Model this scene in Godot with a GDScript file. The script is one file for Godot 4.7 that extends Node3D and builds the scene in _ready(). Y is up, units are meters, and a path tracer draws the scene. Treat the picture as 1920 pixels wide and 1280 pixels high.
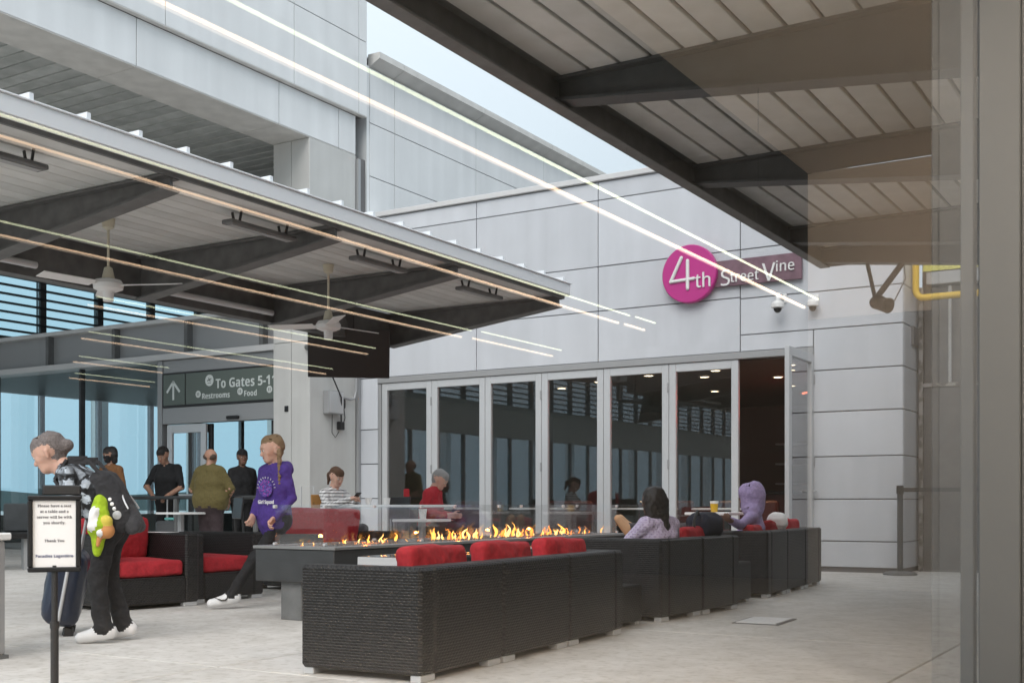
extends Node3D
# An airport terrace seen from a seat behind a window wall: a restaurant front, two steel canopies, wicker lounge seats round a long fire table.
# Metres, y up. The restaurant front lies along x at z = -14.7; both canopies and the window wall run along z. The eye is 0.85 m above the floor.

var M := {}          # materials by name
var cache := {}      # meshes by size
var used := {}       # names taken at top level
var rng := RandomNumberGenerator.new()


# ---------------------------------------------------------------- mesh helper
class Shape:
	var v := PackedVector3Array()
	var n := PackedVector3Array()
	var uv := PackedVector2Array()
	var ix := PackedInt32Array()

	func poly(p: Array, out: Vector3) -> void:      # flat convex polygon facing OUT
		var nn: Vector3 = (p[1] - p[0]).cross(p[2] - p[0])
		if nn.length_squared() < 1e-16 and p.size() > 3:
			nn = (p[2] - p[0]).cross(p[3] - p[0])
		nn = nn.normalized()
		var flip: bool = nn.dot(out) > 0.0
		if nn.dot(out) < 0.0:
			nn = -nn
		var b := v.size()
		for q in p:
			v.append(q); n.append(nn); uv.append(Vector2(q.x + q.z, q.y))
		for i in range(1, p.size() - 1):
			if flip:
				ix.append(b); ix.append(b + i + 1); ix.append(b + i)
			else:
				ix.append(b); ix.append(b + i); ix.append(b + i + 1)

	func prism(a: Array, b: Array) -> void:          # two like polygons joined by sides
		var c := Vector3.ZERO
		for q in a: c += q
		for q in b: c += q
		c /= float(a.size() + b.size())
		var ca := Vector3.ZERO
		for q in a: ca += q
		ca /= float(a.size())
		poly(a, ca - c); poly(b, c - ca)
		for i in a.size():
			var j := (i + 1) % a.size()
			var m: Vector3 = (a[i] + a[j] + b[i] + b[j]) / 4.0
			poly([a[i], a[j], b[j], b[i]], m - c)

	func box(at: Vector3, s: Vector3, bev := 0.0, basis := Basis.IDENTITY) -> void:
		var h := s / 2.0
		var e: float = minf(bev, minf(h.x, minf(h.y, h.z)) * 0.9)
		if e <= 0.0:
			for ax in 3:
				for sg in [-1.0, 1.0]:
					var u := (ax + 1) % 3
					var w := (ax + 2) % 3
					var q := []
					for k in [[-1, -1], [1, -1], [1, 1], [-1, 1]]:
						var p := Vector3.ZERO
						p[ax] = sg * h[ax]; p[u] = k[0] * h[u]; p[w] = k[1] * h[w]
						q.append(at + basis * p)
					var o := Vector3.ZERO
					o[ax] = sg
					poly(q, basis * o)
			return
		for ax in 3:
			var u := (ax + 1) % 3
			var w := (ax + 2) % 3
			for sg in [-1.0, 1.0]:
				var q := []
				for k in [[-1, -1], [1, -1], [1, 1], [-1, 1]]:
					var p := Vector3.ZERO
					p[ax] = sg * h[ax]; p[u] = k[0] * (h[u] - e); p[w] = k[1] * (h[w] - e)
					q.append(at + basis * p)
				var o := Vector3.ZERO
				o[ax] = sg
				poly(q, basis * o)
			for su in [-1.0, 1.0]:
				for sw in [-1.0, 1.0]:
					var q := []
					for k in [[-1, 0], [1, 0], [1, 1], [-1, 1]]:
						var p := Vector3.ZERO
						p[ax] = k[0] * (h[ax] - e)
						p[u] = su * (h[u] - (e if k[1] else 0.0)); p[w] = sw * (h[w] - (0.0 if k[1] else e))
						q.append(at + basis * p)
					var o := Vector3.ZERO
					o[u] = su; o[w] = sw
					poly(q, basis * o)
		for sx in [-1.0, 1.0]:
			for sy in [-1.0, 1.0]:
				for sz in [-1.0, 1.0]:
					poly([at + basis * Vector3(sx * h.x, sy * (h.y - e), sz * (h.z - e)), at + basis * Vector3(sx * (h.x - e), sy * h.y, sz * (h.z - e)), at + basis * Vector3(sx * (h.x - e), sy * (h.y - e), sz * h.z)], basis * Vector3(sx, sy, sz))

	func bar(a: Vector3, b: Vector3, w: float, d: float, bev := 0.0) -> void:   # straight box from a to b
		var y := (b - a).normalized()
		var x := y.cross(Vector3(0, 0, 1) if absf(y.z) < 0.95 else Vector3(1, 0, 0)).normalized()
		box((a + b) / 2.0, Vector3(w, (b - a).length(), d), bev, Basis(x, y, x.cross(y)))

	func tube(pts: Array, r, sides := 10, cap := true) -> void:                 # swept round tube, r a number or a list
		var b0 := v.size()
		var side := Vector3.ZERO
		for i in pts.size():
			var t: Vector3 = (pts[mini(i + 1, pts.size() - 1)] - pts[maxi(i - 1, 0)]).normalized()
			if side == Vector3.ZERO:
				side = t.cross(Vector3.UP if absf(t.y) < 0.9 else Vector3.RIGHT).normalized()
			side = (side - t * side.dot(t)).normalized()
			var up := t.cross(side)
			var rr: float = r[i] if r is Array else r
			for k in sides:
				var a := TAU * k / sides
				var d := side * cos(a) + up * sin(a)
				v.append(pts[i] + d * rr); n.append(d); uv.append(Vector2(float(k) / sides, float(i)))
		for i in pts.size() - 1:
			for k in sides:
				var k2 := (k + 1) % sides
				var a := b0 + i * sides + k
				var b := b0 + i * sides + k2
				for q in [a, a + sides, b, b, a + sides, b + sides]:
					ix.append(q)
		if cap:
			for e in [0, pts.size() - 1]:
				var ring := []
				for k in sides:
					ring.append(v[b0 + e * sides + k])
				poly(ring, pts[0] - pts[1] if e == 0 else pts[e] - pts[e - 1])

	func lathe(prof: Array, at: Vector3, sides := 24, basis := Basis.IDENTITY) -> void:    # prof: [radius, height] pairs, bottom up, flat facets along the profile
		for i in prof.size() - 1:
			var p0: Array = prof[i]
			var p1: Array = prof[i + 1]
			var sl := Vector2(p1[1] - p0[1], -(p1[0] - p0[0])).normalized()
			var b := v.size()
			for k in sides + 1:
				var a := TAU * k / sides
				var d := Vector3(cos(a), 0, sin(a))
				var nn := basis * (d * sl.x + Vector3.UP * sl.y)
				v.append(at + basis * (d * p0[0] + Vector3.UP * p0[1])); n.append(nn); uv.append(Vector2(float(k) / sides, 0))
				v.append(at + basis * (d * p1[0] + Vector3.UP * p1[1])); n.append(nn); uv.append(Vector2(float(k) / sides, 1))
			for k in sides:
				var a := b + k * 2
				for q in [a, a + 2, a + 1, a + 2, a + 3, a + 1]:
					ix.append(q)

	func ball(at: Vector3, s: Vector3, seg := 12, basis := Basis.IDENTITY) -> void:
		var b := v.size()
		for i in seg + 1:
			var f := PI * i / seg
			for k in seg * 2 + 1:
				var a := TAU * k / (seg * 2)
				var d := Vector3(sin(f) * cos(a), cos(f), sin(f) * sin(a))
				v.append(at + basis * (d * s)); n.append((basis * (d / s)).normalized()); uv.append(Vector2(float(k) / seg / 2, float(i) / seg))
		for i in seg:
			for k in seg * 2:
				var a := b + i * (seg * 2 + 1) + k
				var c := a + seg * 2 + 1
				for q in [a, c, a + 1, a + 1, c, c + 1]:
					ix.append(q)

	func mesh() -> ArrayMesh:
		var a := []
		a.resize(Mesh.ARRAY_MAX)
		a[Mesh.ARRAY_VERTEX] = v; a[Mesh.ARRAY_NORMAL] = n; a[Mesh.ARRAY_TEX_UV] = uv; a[Mesh.ARRAY_INDEX] = ix
		var m := ArrayMesh.new()
		m.add_surface_from_arrays(Mesh.PRIMITIVE_TRIANGLES, a)
		return m


# ---------------------------------------------------------------- scene helpers
func numbered(called: String) -> String:
	if not used.has(called):
		used[called] = 0
		return called
	used[called] += 1
	return "%s_%03d" % [called, used[called]]

func thing(called: String, label: String, category: String, at := Vector3.ZERO, turn := 0.0, group := "") -> Node3D:
	var o := Node3D.new()
	o.name = numbered(called)
	add_child(o)
	o.position = at
	o.rotation_degrees.y = turn
	o.set_meta("label", label); o.set_meta("category", category)
	if group: o.set_meta("group", group)
	return o

func setting(called: String) -> Node3D:
	var o := Node3D.new()
	o.name = numbered(called)
	add_child(o)
	o.set_meta("kind", "structure"); o.set_meta("label", called.replace("_", " ") + " of the airport terrace")
	return o

func put(parent: Node, called: String, m: Mesh, mat: Material, at := Vector3.ZERO, rot := Vector3.ZERO) -> MeshInstance3D:
	var o := MeshInstance3D.new()
	o.name = called
	o.mesh = m
	o.material_override = mat
	o.position = at
	o.rotation_degrees = rot
	parent.add_child(o, true)
	return o

func shp(parent: Node, called: String, s: Shape, mat: Material) -> MeshInstance3D:
	return put(parent, called, s.mesh(), mat)

func boxm(s: Vector3, bev := 0.0) -> Mesh:
	var key := "%.4f %.4f %.4f %.4f" % [s.x, s.y, s.z, bev]
	if not cache.has(key):
		var q := Shape.new()
		q.box(Vector3.ZERO, s, bev)
		cache[key] = q.mesh()
	return cache[key]

func bx(parent: Node, called: String, at: Vector3, s: Vector3, mat: Material, bev := 0.0, rot := Vector3.ZERO) -> MeshInstance3D:
	return put(parent, called, boxm(s, bev), mat, at, rot)

func span(parent: Node, called: String, lo: Vector3, hi: Vector3, mat: Material, bev := 0.0) -> MeshInstance3D:   # a box from corner to corner
	return bx(parent, called, (lo + hi) / 2.0, (hi - lo).abs(), mat, bev)

func words(parent: Node, called: String, text: String, at: Vector3, high: float, mat: Material, font := "Droid Sans", depth := 0.006, rot := Vector3.ZERO, wide := 1.0, weight := 400) -> MeshInstance3D:
	var t := TextMesh.new()
	var f := SystemFont.new()
	f.font_names = PackedStringArray([font])
	f.font_weight = weight
	t.font = f
	t.text = text
	t.font_size = 64
	t.pixel_size = high / 64.0
	t.depth = depth
	t.curve_step = 1.0
	t.horizontal_alignment = HORIZONTAL_ALIGNMENT_LEFT
	var o := put(parent, called, t, mat, at, rot)
	o.scale.x = wide
	return o


# ---------------------------------------------------------------- materials
func noise_tex(freq: float, lo: Color, hi: Color, size := 256, octaves := 5, sd := 1, mid := -1.0) -> NoiseTexture2D:
	var f := FastNoiseLite.new()
	f.seed = sd
	f.frequency = freq
	f.fractal_octaves = octaves
	var t := NoiseTexture2D.new()
	t.width = size; t.height = size
	t.seamless = true
	t.noise = f
	var g := Gradient.new()
	g.colors = PackedColorArray([lo, hi])
	if mid > 0.0:
		g.offsets = PackedFloat32Array([mid, minf(1.0, mid + 0.25)])
	t.color_ramp = g
	return t

func mat(called: String, c: Color, rough := 0.6, metal := 0.0, spec := 0.5) -> StandardMaterial3D:
	var m := StandardMaterial3D.new()
	m.resource_name = called
	m.albedo_color = c.linear_to_srgb()
	m.roughness = rough
	m.metallic = metal
	m.metallic_specular = spec
	M[called] = m
	return m

func textured(m: StandardMaterial3D, t: Texture2D, scale: float, world := true) -> void:
	m.albedo_texture = t
	m.uv1_triplanar = true
	m.uv1_world_triplanar = world
	m.uv1_scale = Vector3.ONE * scale

func relief(m: StandardMaterial3D, t: Texture2D, cm: float) -> void:
	m.heightmap_enabled = true
	m.heightmap_texture = t
	m.heightmap_scale = cm

func glass(called: String, tint: Color, a: float) -> StandardMaterial3D:
	var m := mat(called, tint, 0.0)
	m.transparency = BaseMaterial3D.TRANSPARENCY_ALPHA
	m.albedo_color.a = a
	return m

func glow(called: String, c: Color, e: float) -> StandardMaterial3D:
	var m := mat(called, c, 0.5)
	m.emission_enabled = true
	m.emission = c.linear_to_srgb()
	m.emission_energy_multiplier = e
	return m

func woven() -> Array:          # flat resin wicker: long strands passing over and under, one tile of 8 strands by 4
	var w := 128
	var im := Image.create(w, w, false, Image.FORMAT_RGB8)
	var hm := Image.create(w, w, false, Image.FORMAT_RGB8)
	var r := RandomNumberGenerator.new()
	r.seed = 5
	var tone := []
	for i in 64: tone.append(r.randf_range(0.62, 1.2))
	for y in w:
		for x in w:
			var row := y / 16
			var fy := (y % 16) / 16.0
			var xs := (x + (row % 2) * 16) % w
			var cell := xs / 32
			var fx := (xs % 32) / 32.0
			var hy := sqrt(maxf(0.0, 1.0 - pow((fy - 0.5) * 2.1, 2.0)))
			var hx := pow(sin(PI * fx), 0.55)
			var h := hy * (0.15 + 0.85 * hx)
			var c: float = tone[(row * 4 + cell) % 64] * (0.72 + 0.28 * sin(PI * fx))  # strand ends darkened in the colour, shade where they dip under
			if hy < 0.25: c *= 0.55  # shade of the gaps between strands put into the colour
			c = c * (0.93 + 0.14 * r.randf())
			im.set_pixel(x, y, Color(c * 0.62, c * 0.6, c * 0.585))
			hm.set_pixel(x, y, Color(h, h, h))
	return [ImageTexture.create_from_image(im), ImageTexture.create_from_image(hm)]

func streaked(lo: float, hi: float, sd: int, run := 0.12) -> ImageTexture:    # faint rain streaks and blotches on coated panels
	var f := FastNoiseLite.new()
	f.seed = sd
	f.frequency = 0.02
	f.fractal_octaves = 4
	var im := Image.create(256, 256, false, Image.FORMAT_RGB8)
	for y in 256:
		for x in 256:
			var a := 0.5 + 0.5 * f.get_noise_3d(cos(TAU * x / 256.0) * 90.0, y * run, sin(TAU * x / 256.0) * 90.0)
			var b := 0.5 + 0.5 * f.get_noise_3d(cos(TAU * x / 256.0) * 30.0, cos(TAU * y / 256.0) * 30.0 + 200.0, sin(TAU * y / 256.0) * 30.0 + sin(TAU * x / 256.0) * 30.0)
			var g := lerpf(lo, hi, clampf(0.55 * a + 0.45 * b, 0, 1))
			im.set_pixel(x, y, Color(g, g, g))
	return ImageTexture.create_from_image(im)

func make_materials() -> void:
	var m: StandardMaterial3D
	for k in 4:
		m = mat("panel_white_%d" % k, Color(0.655, 0.68, 0.72) * [1.0, 0.965, 1.02, 0.985][k], 0.4 + 0.03 * k)
		textured(m, streaked(0.88, 1.0, 3 + k * 5, [0.12, 0.08, 0.16, 0.1][k]), 0.33 - 0.03 * k)
	m = mat("panel_upper", Color(0.83, 0.845, 0.85), 0.45)
	textured(m, streaked(0.88, 1.0, 5, 0.06), 0.25)
	m = mat("render_wall", Color(0.62, 0.62, 0.60), 0.7)
	textured(m, streaked(0.88, 1.0, 9), 0.4)
	mat("joint", Color(0.16, 0.155, 0.155), 0.8)
	mat("coping", Color(0.62, 0.62, 0.62), 0.4)
	m = mat("cornice", Color(0.74, 0.73, 0.70), 0.7)
	textured(m, noise_tex(0.02, Color(0.9, 0.9, 0.9), Color.WHITE), 0.5)
	m = mat("steel_dark", Color(0.07, 0.078, 0.083), 0.5)
	textured(m, noise_tex(0.03, Color(0.8, 0.8, 0.8), Color.WHITE, 256, 4, 4), 0.7)
	m = mat("steel_mid", Color(0.15, 0.15, 0.148), 0.5)
	textured(m, noise_tex(0.03, Color(0.8, 0.8, 0.8), Color.WHITE, 256, 4, 6), 0.7)
	m = mat("steel_grey", Color(0.17, 0.175, 0.175), 0.5)
	textured(m, noise_tex(0.03, Color(0.82, 0.82, 0.82), Color.WHITE, 256, 4, 7), 0.7)
	for k in 3:
		m = mat("plank_%d" % k, Color(0.70, 0.71, 0.70) * (0.9 + 0.06 * k), 0.5)
		textured(m, noise_tex(0.025, Color(0.93, 0.93, 0.92), Color.WHITE, 256, 5, 20 + k), 0.6)
		m = mat("soffit_%d" % k, Color(0.54, 0.555, 0.545) * (0.92 + 0.08 * k), 0.55)
		textured(m, noise_tex(0.02, Color(0.85, 0.86, 0.85), Color.WHITE, 256, 5, 30 + k), 0.5)
	mat("aluminium", Color(0.60, 0.61, 0.62), 0.38, 0.35)
	mat("aluminium_dull", Color(0.36, 0.365, 0.37), 0.45, 0.3)
	mat("fascia", Color(0.77, 0.80, 0.83), 0.4)
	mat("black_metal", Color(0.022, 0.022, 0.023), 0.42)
	mat("black_plastic", Color(0.015, 0.015, 0.016), 0.3)
	mat("dark_room", Color(0.105, 0.08, 0.062), 0.6)
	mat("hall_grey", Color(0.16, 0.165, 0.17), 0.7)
	mat("white_paint", Color(0.78, 0.78, 0.77), 0.45)
	mat("ivory", Color(0.62, 0.58, 0.46), 0.5)
	mat("paper", Color(0.82, 0.82, 0.82), 0.8)
	mat("ink", Color(0.10, 0.10, 0.115), 0.8)
	mat("ink_blue", Color(0.05, 0.07, 0.18), 0.8)
	m = mat("concrete", Color(0.65, 0.632, 0.605), 0.8)
	textured(m, noise_tex(0.012, Color(0.90, 0.895, 0.885), Color.WHITE, 512, 6, 41), 0.5)
	m.detail_enabled = true
	m.detail_blend_mode = BaseMaterial3D.BLEND_MODE_MUL
	m.detail_albedo = noise_tex(0.05, Color(0.92, 0.915, 0.905), Color(1, 1, 1), 512, 5, 42, 0.2)
	relief(m, noise_tex(0.12, Color.BLACK, Color.WHITE, 512, 4, 43), 0.1)
	m = mat("concrete_b", Color(0.63, 0.612, 0.586), 0.8)
	textured(m, noise_tex(0.012, Color(0.90, 0.895, 0.885), Color.WHITE, 512, 6, 44), 0.46)
	m.detail_enabled = true
	m.detail_blend_mode = BaseMaterial3D.BLEND_MODE_MUL
	m.detail_albedo = noise_tex(0.05, Color(0.92, 0.915, 0.905), Color(1, 1, 1), 512, 5, 45, 0.2)
	mat("ground_fill", Color(0.30, 0.29, 0.275), 0.95)
	var wv := woven()
	m = mat("wicker", Color(0.034, 0.033, 0.034), 0.42, 0.0, 0.5)
	textured(m, wv[0], 8.6, false)
	relief(m, wv[1], 0.55)
	for k in 2:
		m = mat("red_cloth_%d" % k, Color(0.52, 0.022, 0.035) * (1.0 - 0.14 * k), 0.85)
		textured(m, noise_tex(0.05, Color(0.82, 0.8, 0.8), Color.WHITE, 256, 4, 50 + k), 2.0, false)
		relief(m, noise_tex(0.012, Color.BLACK, Color.WHITE, 256, 3, 55 + k), 1.2)
		m.rim_enabled = true; m.rim = 0.25; m.rim_tint = 0.6
	m = mat("pit_steel", Color(0.055, 0.058, 0.06), 0.42)
	textured(m, noise_tex(0.02, Color(0.8, 0.8, 0.8), Color.WHITE, 256, 4, 61), 0.8)
	mat("pit_top", Color(0.21, 0.215, 0.215), 0.4)
	mat("yellow_pipe", Color(0.72, 0.46, 0.02), 0.4)
	m = mat("insulation", Color(0.72, 0.68, 0.16), 0.85)
	textured(m, noise_tex(0.05, Color(0.75, 0.75, 0.7), Color.WHITE, 256, 4, 62), 2.0)
	m = mat("gate_grey", Color(0.115, 0.112, 0.11), 0.6)
	textured(m, noise_tex(0.02, Color(0.85, 0.85, 0.85), Color.WHITE, 256, 4, 63), 0.6)
	m = mat("flaking", Color(0.27, 0.26, 0.25), 0.7)
	textured(m, noise_tex(0.03, Color(0.6, 0.58, 0.56), Color.WHITE, 256, 5, 64, 0.35), 0.8)
	mat("magenta", Color(0.50, 0.028, 0.235), 0.4)
	m = mat("mauve", Color(0.235, 0.135, 0.17), 0.45)
	textured(m, noise_tex(0.02, Color(0.78, 0.76, 0.78), Color.WHITE, 256, 4, 65), 1.0)
	mat("sign_green", Color(0.125, 0.155, 0.138), 0.55)
	mat("sign_white", Color(0.70, 0.74, 0.72), 0.6)
	mat("inside_beige", Color(0.74, 0.66, 0.58), 0.8)
	mat("inside_grey", Color(0.30, 0.285, 0.265), 0.8)
	mat("inside_dark", Color(0.12, 0.12, 0.12), 0.9)
	mat("mullion_grey", Color(0.098, 0.108, 0.115), 0.5)
	mat("spandrel", Color(0.20, 0.22, 0.21), 0.5)
	mat("oxblood", Color(0.07, 0.018, 0.016), 0.35)
	glass("pane", Color(0.9, 0.95, 0.95), 0.0)
	m = glass("door_pane", Color(0.03, 0.045, 0.04), 0.08)
	glass("screen_glass", Color(0.8, 0.9, 0.88), 0.0)
	glass("tinted_far", Color(0.03, 0.58, 0.86), 0.07)
	m = mat("tinted_glass", Color(0.60, 0.82, 0.88), 0.0)     # solid sea-blue glass of the concourse
	m.transparency = BaseMaterial3D.TRANSPARENCY_ALPHA
	m.albedo_color.a = 0.0
	m.refraction_enabled = true
	m.refraction_scale = 0.05


# ---------------------------------------------------------------- the scene
func _ready() -> void:
	rng.seed = 11
	var cam := Camera3D.new()
	cam.name = "camera"
	cam.projection = Camera3D.PROJECTION_FRUSTUM
	cam.near = 0.05
	cam.far = 400.0
	cam.size = 0.05 * 1280.0 / 2180.0
	cam.frustum_offset = Vector2(0.0, 0.05 * 306.0 / 2180.0)
	cam.position = Vector3(0, 0.85, 0)
	cam.rotation_degrees = Vector3(0, 31.39, 0)
	add_child(cam)
	cam.current = true

	var we := WorldEnvironment.new()
	we.name = "environment"
	var e := Environment.new()
	e.background_mode = Environment.BG_SKY
	var sky := Sky.new()
	var sm := ProceduralSkyMaterial.new()
	sm.sky_top_color = Color(0.87, 0.885, 0.90)
	sm.sky_horizon_color = Color(0.585, 0.655, 0.70)
	sm.sky_curve = 0.6
	sm.ground_bottom_color = Color(0.45, 0.45, 0.43)
	sm.ground_horizon_color = Color(0.66, 0.72, 0.76)
	sm.sky_energy_multiplier = 1.0
	sky.sky_material = sm
	e.sky = sky
	e.background_energy_multiplier = 1.0
	e.tonemap_mode = Environment.TONE_MAPPER_LINEAR
	e.tonemap_exposure = 2.1
	e.sdfgi_enabled = true
	e.ssao_enabled = true
	e.ssil_enabled = true
	we.environment = e
	add_child(we)

	var sun := DirectionalLight3D.new()
	sun.name = "overcast_sun"
	sun.light_energy = 0.34
	sun.light_color = Color(1.0, 0.98, 0.96)
	sun.light_angular_distance = 40.0
	sun.shadow_enabled = true
	sun.sky_mode = DirectionalLight3D.SKY_MODE_LIGHT_ONLY
	sun.rotation_degrees = Vector3(-38, 12, 0)
	add_child(sun)

	make_materials()
	ground()
	terminal_window()
	restaurant()
	folding_doors()
	restaurant_sign()
	pier_and_overhang()
	tall_block()
	concourse()
	entrance()
	canopy_left()
	canopy_right()
	service_corner()
	more()


func ground() -> void:
	var g := setting("ground")
	bx(g, "earth", Vector3(-20, -0.30, -20), Vector3(380, 0.2, 380), M.ground_fill)
	var p := setting("pavement")
	bx(p, "bed", Vector3(-9.0, -0.11, -2.0), Vector3(28.4, 0.18, 34.0), M.joint)
	# concrete bays between tooled joints
	var xs := [-23.0, -20.4, -17.8, -15.2, -12.5, -9.8, -7.15, -4.5, -1.36, -0.8]
	var zs := [14.6, 11.7, 8.8, 5.9, 3.1, 0.4, -2.3, -4.4, -7.2, -9.9, -12.4, -14.7, -16.8, -18.9]
	for i in xs.size() - 1:
		for k in zs.size() - 1:
			var a := Vector3(xs[i] + 0.006, -0.03, zs[k + 1] + 0.006)
			var b := Vector3(xs[i + 1] - 0.006, 0.0, zs[k] - 0.006)
			span(p, "bay", a, b, M.concrete if (i * 3 + k * 5) % 4 < 2 else M.concrete_b, 0.005)


# The glazed wall of the hall that the eye sits in, with the hall behind it.
func terminal_window() -> void:
	var t := thing("window_wall", "grey mullioned window wall that the whole terrace is seen through, its post at the right edge", "window wall")
	var x := -0.8
	var posts := [-15.6, -12.0, -4.83, 1.4, 6.0]
	for z in posts:
		var s := Shape.new()
		s.box(Vector3(x + 0.075, 1.53, z), Vector3(0.15, 2.86, 0.11), 0.004)
		s.box(Vector3(x - 0.045, 1.53, z), Vector3(0.05, 2.86, 0.07), 0.004)
		s.box(Vector3(x + 0.165, 1.53, z - 0.002), Vector3(0.03, 2.86, 0.075), 0.004)
		shp(t, "mullion", s, M.mullion_grey)
	for i in posts.size() - 1:
		span(t, "pane", Vector3(x - 0.001, 0.11, posts[i] + 0.03), Vector3(x + 0.001, 2.95, posts[i + 1] - 0.03), M.pane)
	span(t, "sill", Vector3(x - 0.06, 0.0, -15.6), Vector3(x + 0.14, 0.1, 6.0), M.mullion_grey)
	span(t, "head", Vector3(x - 0.06, 2.962, -15.6), Vector3(x + 0.14, 4.25, 6.0), M.panel_upper)

	var h := thing("departure_hall", "indoor hall behind the window wall, mirrored faintly in its glass", "hall")
	span(h, "floor", Vector3(-0.66, -0.05, -13.0), Vector3(16, 0.0, 6.0), M.inside_grey)
	span(h, "bulkhead", Vector3(-0.66, 4.255, -11.8), Vector3(2.03, 4.4, 6.0), M.inside_beige)
	span(h, "ceiling", Vector3(2.03, 5.0, -13.0), Vector3(16, 5.1, 6.0), M.inside_dark)
	span(h, "bulkhead_face", Vector3(2.01, 4.41, -11.8), Vector3(2.03, 5.0, 6.0), M.inside_beige)
	span(h, "end_wall", Vector3(-0.66, 2.75, -11.95), Vector3(2.03, 4.25, -11.8), M.inside_beige)
	span(h, "dimmed_end_wall", Vector3(-0.66, 0.0, -11.95), Vector3(2.03, 2.745, -11.8), M.inside_grey)  # lower end wall: its dimmer light is put into a darker colour
	span(h, "far_wall", Vector3(2.03, 0.0, -13.15), Vector3(16, 5.0, -13.0), M.inside_dark)
	span(h, "return_wall", Vector3(1.95, 0.0, -13.0), Vector3(2.03, 5.0, -11.951), M.inside_beige)
	span(h, "back_wall", Vector3(16, 0.0, -13.15), Vector3(16.1, 5.1, 6.0), M.inside_dark)
	span(h, "near_wall", Vector3(-0.86, 0.0, 6.0), Vector3(16.1, 5.1, 6.1), M.inside_dark)
	span(h, "roof", Vector3(-0.86, 5.12, -13.15), Vector3(16.1, 5.3, 6.1), M.steel_grey)
	var warm := glow("lamp_warm", Color(1.0, 0.70, 0.46), 2.4)
	var pale := glow("echo_pale", Color(0.92, 1.0, 0.66), 1.7)
	# hung rows of strip lamps: x, start z, end z
	var rows := [[1.64, 2.0, -10.43], [3.49, 2.0, -10.37], [3.47, -10.46, -10.93], [5.36, 0.5, -10.37], [5.31, -10.5, -12.27], [7.11, -6.94, -10.96], [8.92, -8.3, -12.32], [10.73, -9.6, -11.05], [12.36, -10.81, -12.25]]
	var said := ["first from the window", "second from the window", "short piece ending row two", "third from the window", "short piece ending row three", "fourth from the window", "fifth from the window", "sixth from the window", "farthest from the window"]
	for i in rows.size():
		var r: Array = rows[i]
		var z0: float = r[1]
		var z1: float = r[2]
		var l := thing("strip_lamp", "thin hung strip lamp in the hall mirrored in the glass, " + said[i], "lamp", Vector3(r[0], 2.65, (z0 + z1) / 2), 0, "strip lamps of the hall")
		var ln := absf(z1 - z0)
		bx(l, "light_strip", Vector3.ZERO, Vector3(0.013, 0.011, ln), warm)
		bx(l, "mirror_echo_light_strip", Vector3(-0.12, 0.06, 0.0), Vector3(0.012, 0.012, ln), pale)  # added glowing strip, imitates the second reflection of double glazing
		for q in [-0.4, 0.4]:
			bx(l, "wire", Vector3(0, 0.82 if i == 0 else 1.18, q * ln), Vector3(0.004, 1.6 if i == 0 else 2.3, 0.004), M.black_metal)
		var a := AreaLight3D.new()
		a.name = "strip_light"
		a.area_size = Vector2(0.03, ln)
		a.light_energy = 0.01 * ln
		a.light_color = Color(1.0, 0.9, 0.8)
		a.shadow_enabled = true
		a.rotation_degrees = Vector3(-90, 0, 0)
		a.position = Vector3(0, -0.014, 0)
		l.add_child(a)


	for q in [[0.6, "nearer the eye"], [-1.8, "farther along"]]:  # added globes, kept out of view, to brighten the bulkhead mirrored in the pane
		var g := thing("added_fill_globe", "added unseen fill globe below the hall bulkhead, " + q[1], "lamp", Vector3(1.1, 3.35, q[0]), 0.0, "added globes brightening the hall bulkhead")
		var s := Shape.new()
		s.ball(Vector3.ZERO, Vector3.ONE * 0.14, 12)
		shp(g, "bulb", s, glow("fill_globe_glow", Color(1.0, 0.82, 0.62), 3.0))
		bx(g, "cord", Vector3(0, 0.52, 0), Vector3(0.008, 0.76, 0.008), M.black_metal)
		var o := OmniLight3D.new()
		o.name = "added_globe_light"
		o.light_color = Color(1.0, 0.93, 0.85)
		o.light_energy = 4.0
		o.light_size = 0.12
		o.omni_range = 40.0
		o.shadow_enabled = true
		g.add_child(o)


func panels(parent: Node, x0: float, x1: float, ys: Array, z: float, mats: Array, g := 0.0065) -> void:     # cladding sheets facing +z
	for i in ys.size() - 1:
		var p := span(parent, "cladding_panel", Vector3(x0 + g, ys[i] + g, z - 0.035), Vector3(x1 - g, ys[i + 1] - g, z), mats[(i + int(absf(x0) * 7)) % mats.size()], 0.004)
		p.position.z += rng.randf_range(-0.002, 0.002)
		p.rotation_degrees = Vector3(rng.randf_range(-0.12, 0.12), rng.randf_range(-0.1, 0.1), 0)

func side_panels(parent: Node, z0: float, z1: float, ys: Array, x: float, mats: Array, g := 0.006) -> void:  # cladding sheets facing +x
	for i in ys.size() - 1:
		span(parent, "cladding_panel", Vector3(x - 0.035, ys[i] + g, z0 + g), Vector3(x, ys[i + 1] - g, z1 - g), mats[(i + int(absf(z0) * 7)) % mats.size()], 0.004)

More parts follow.
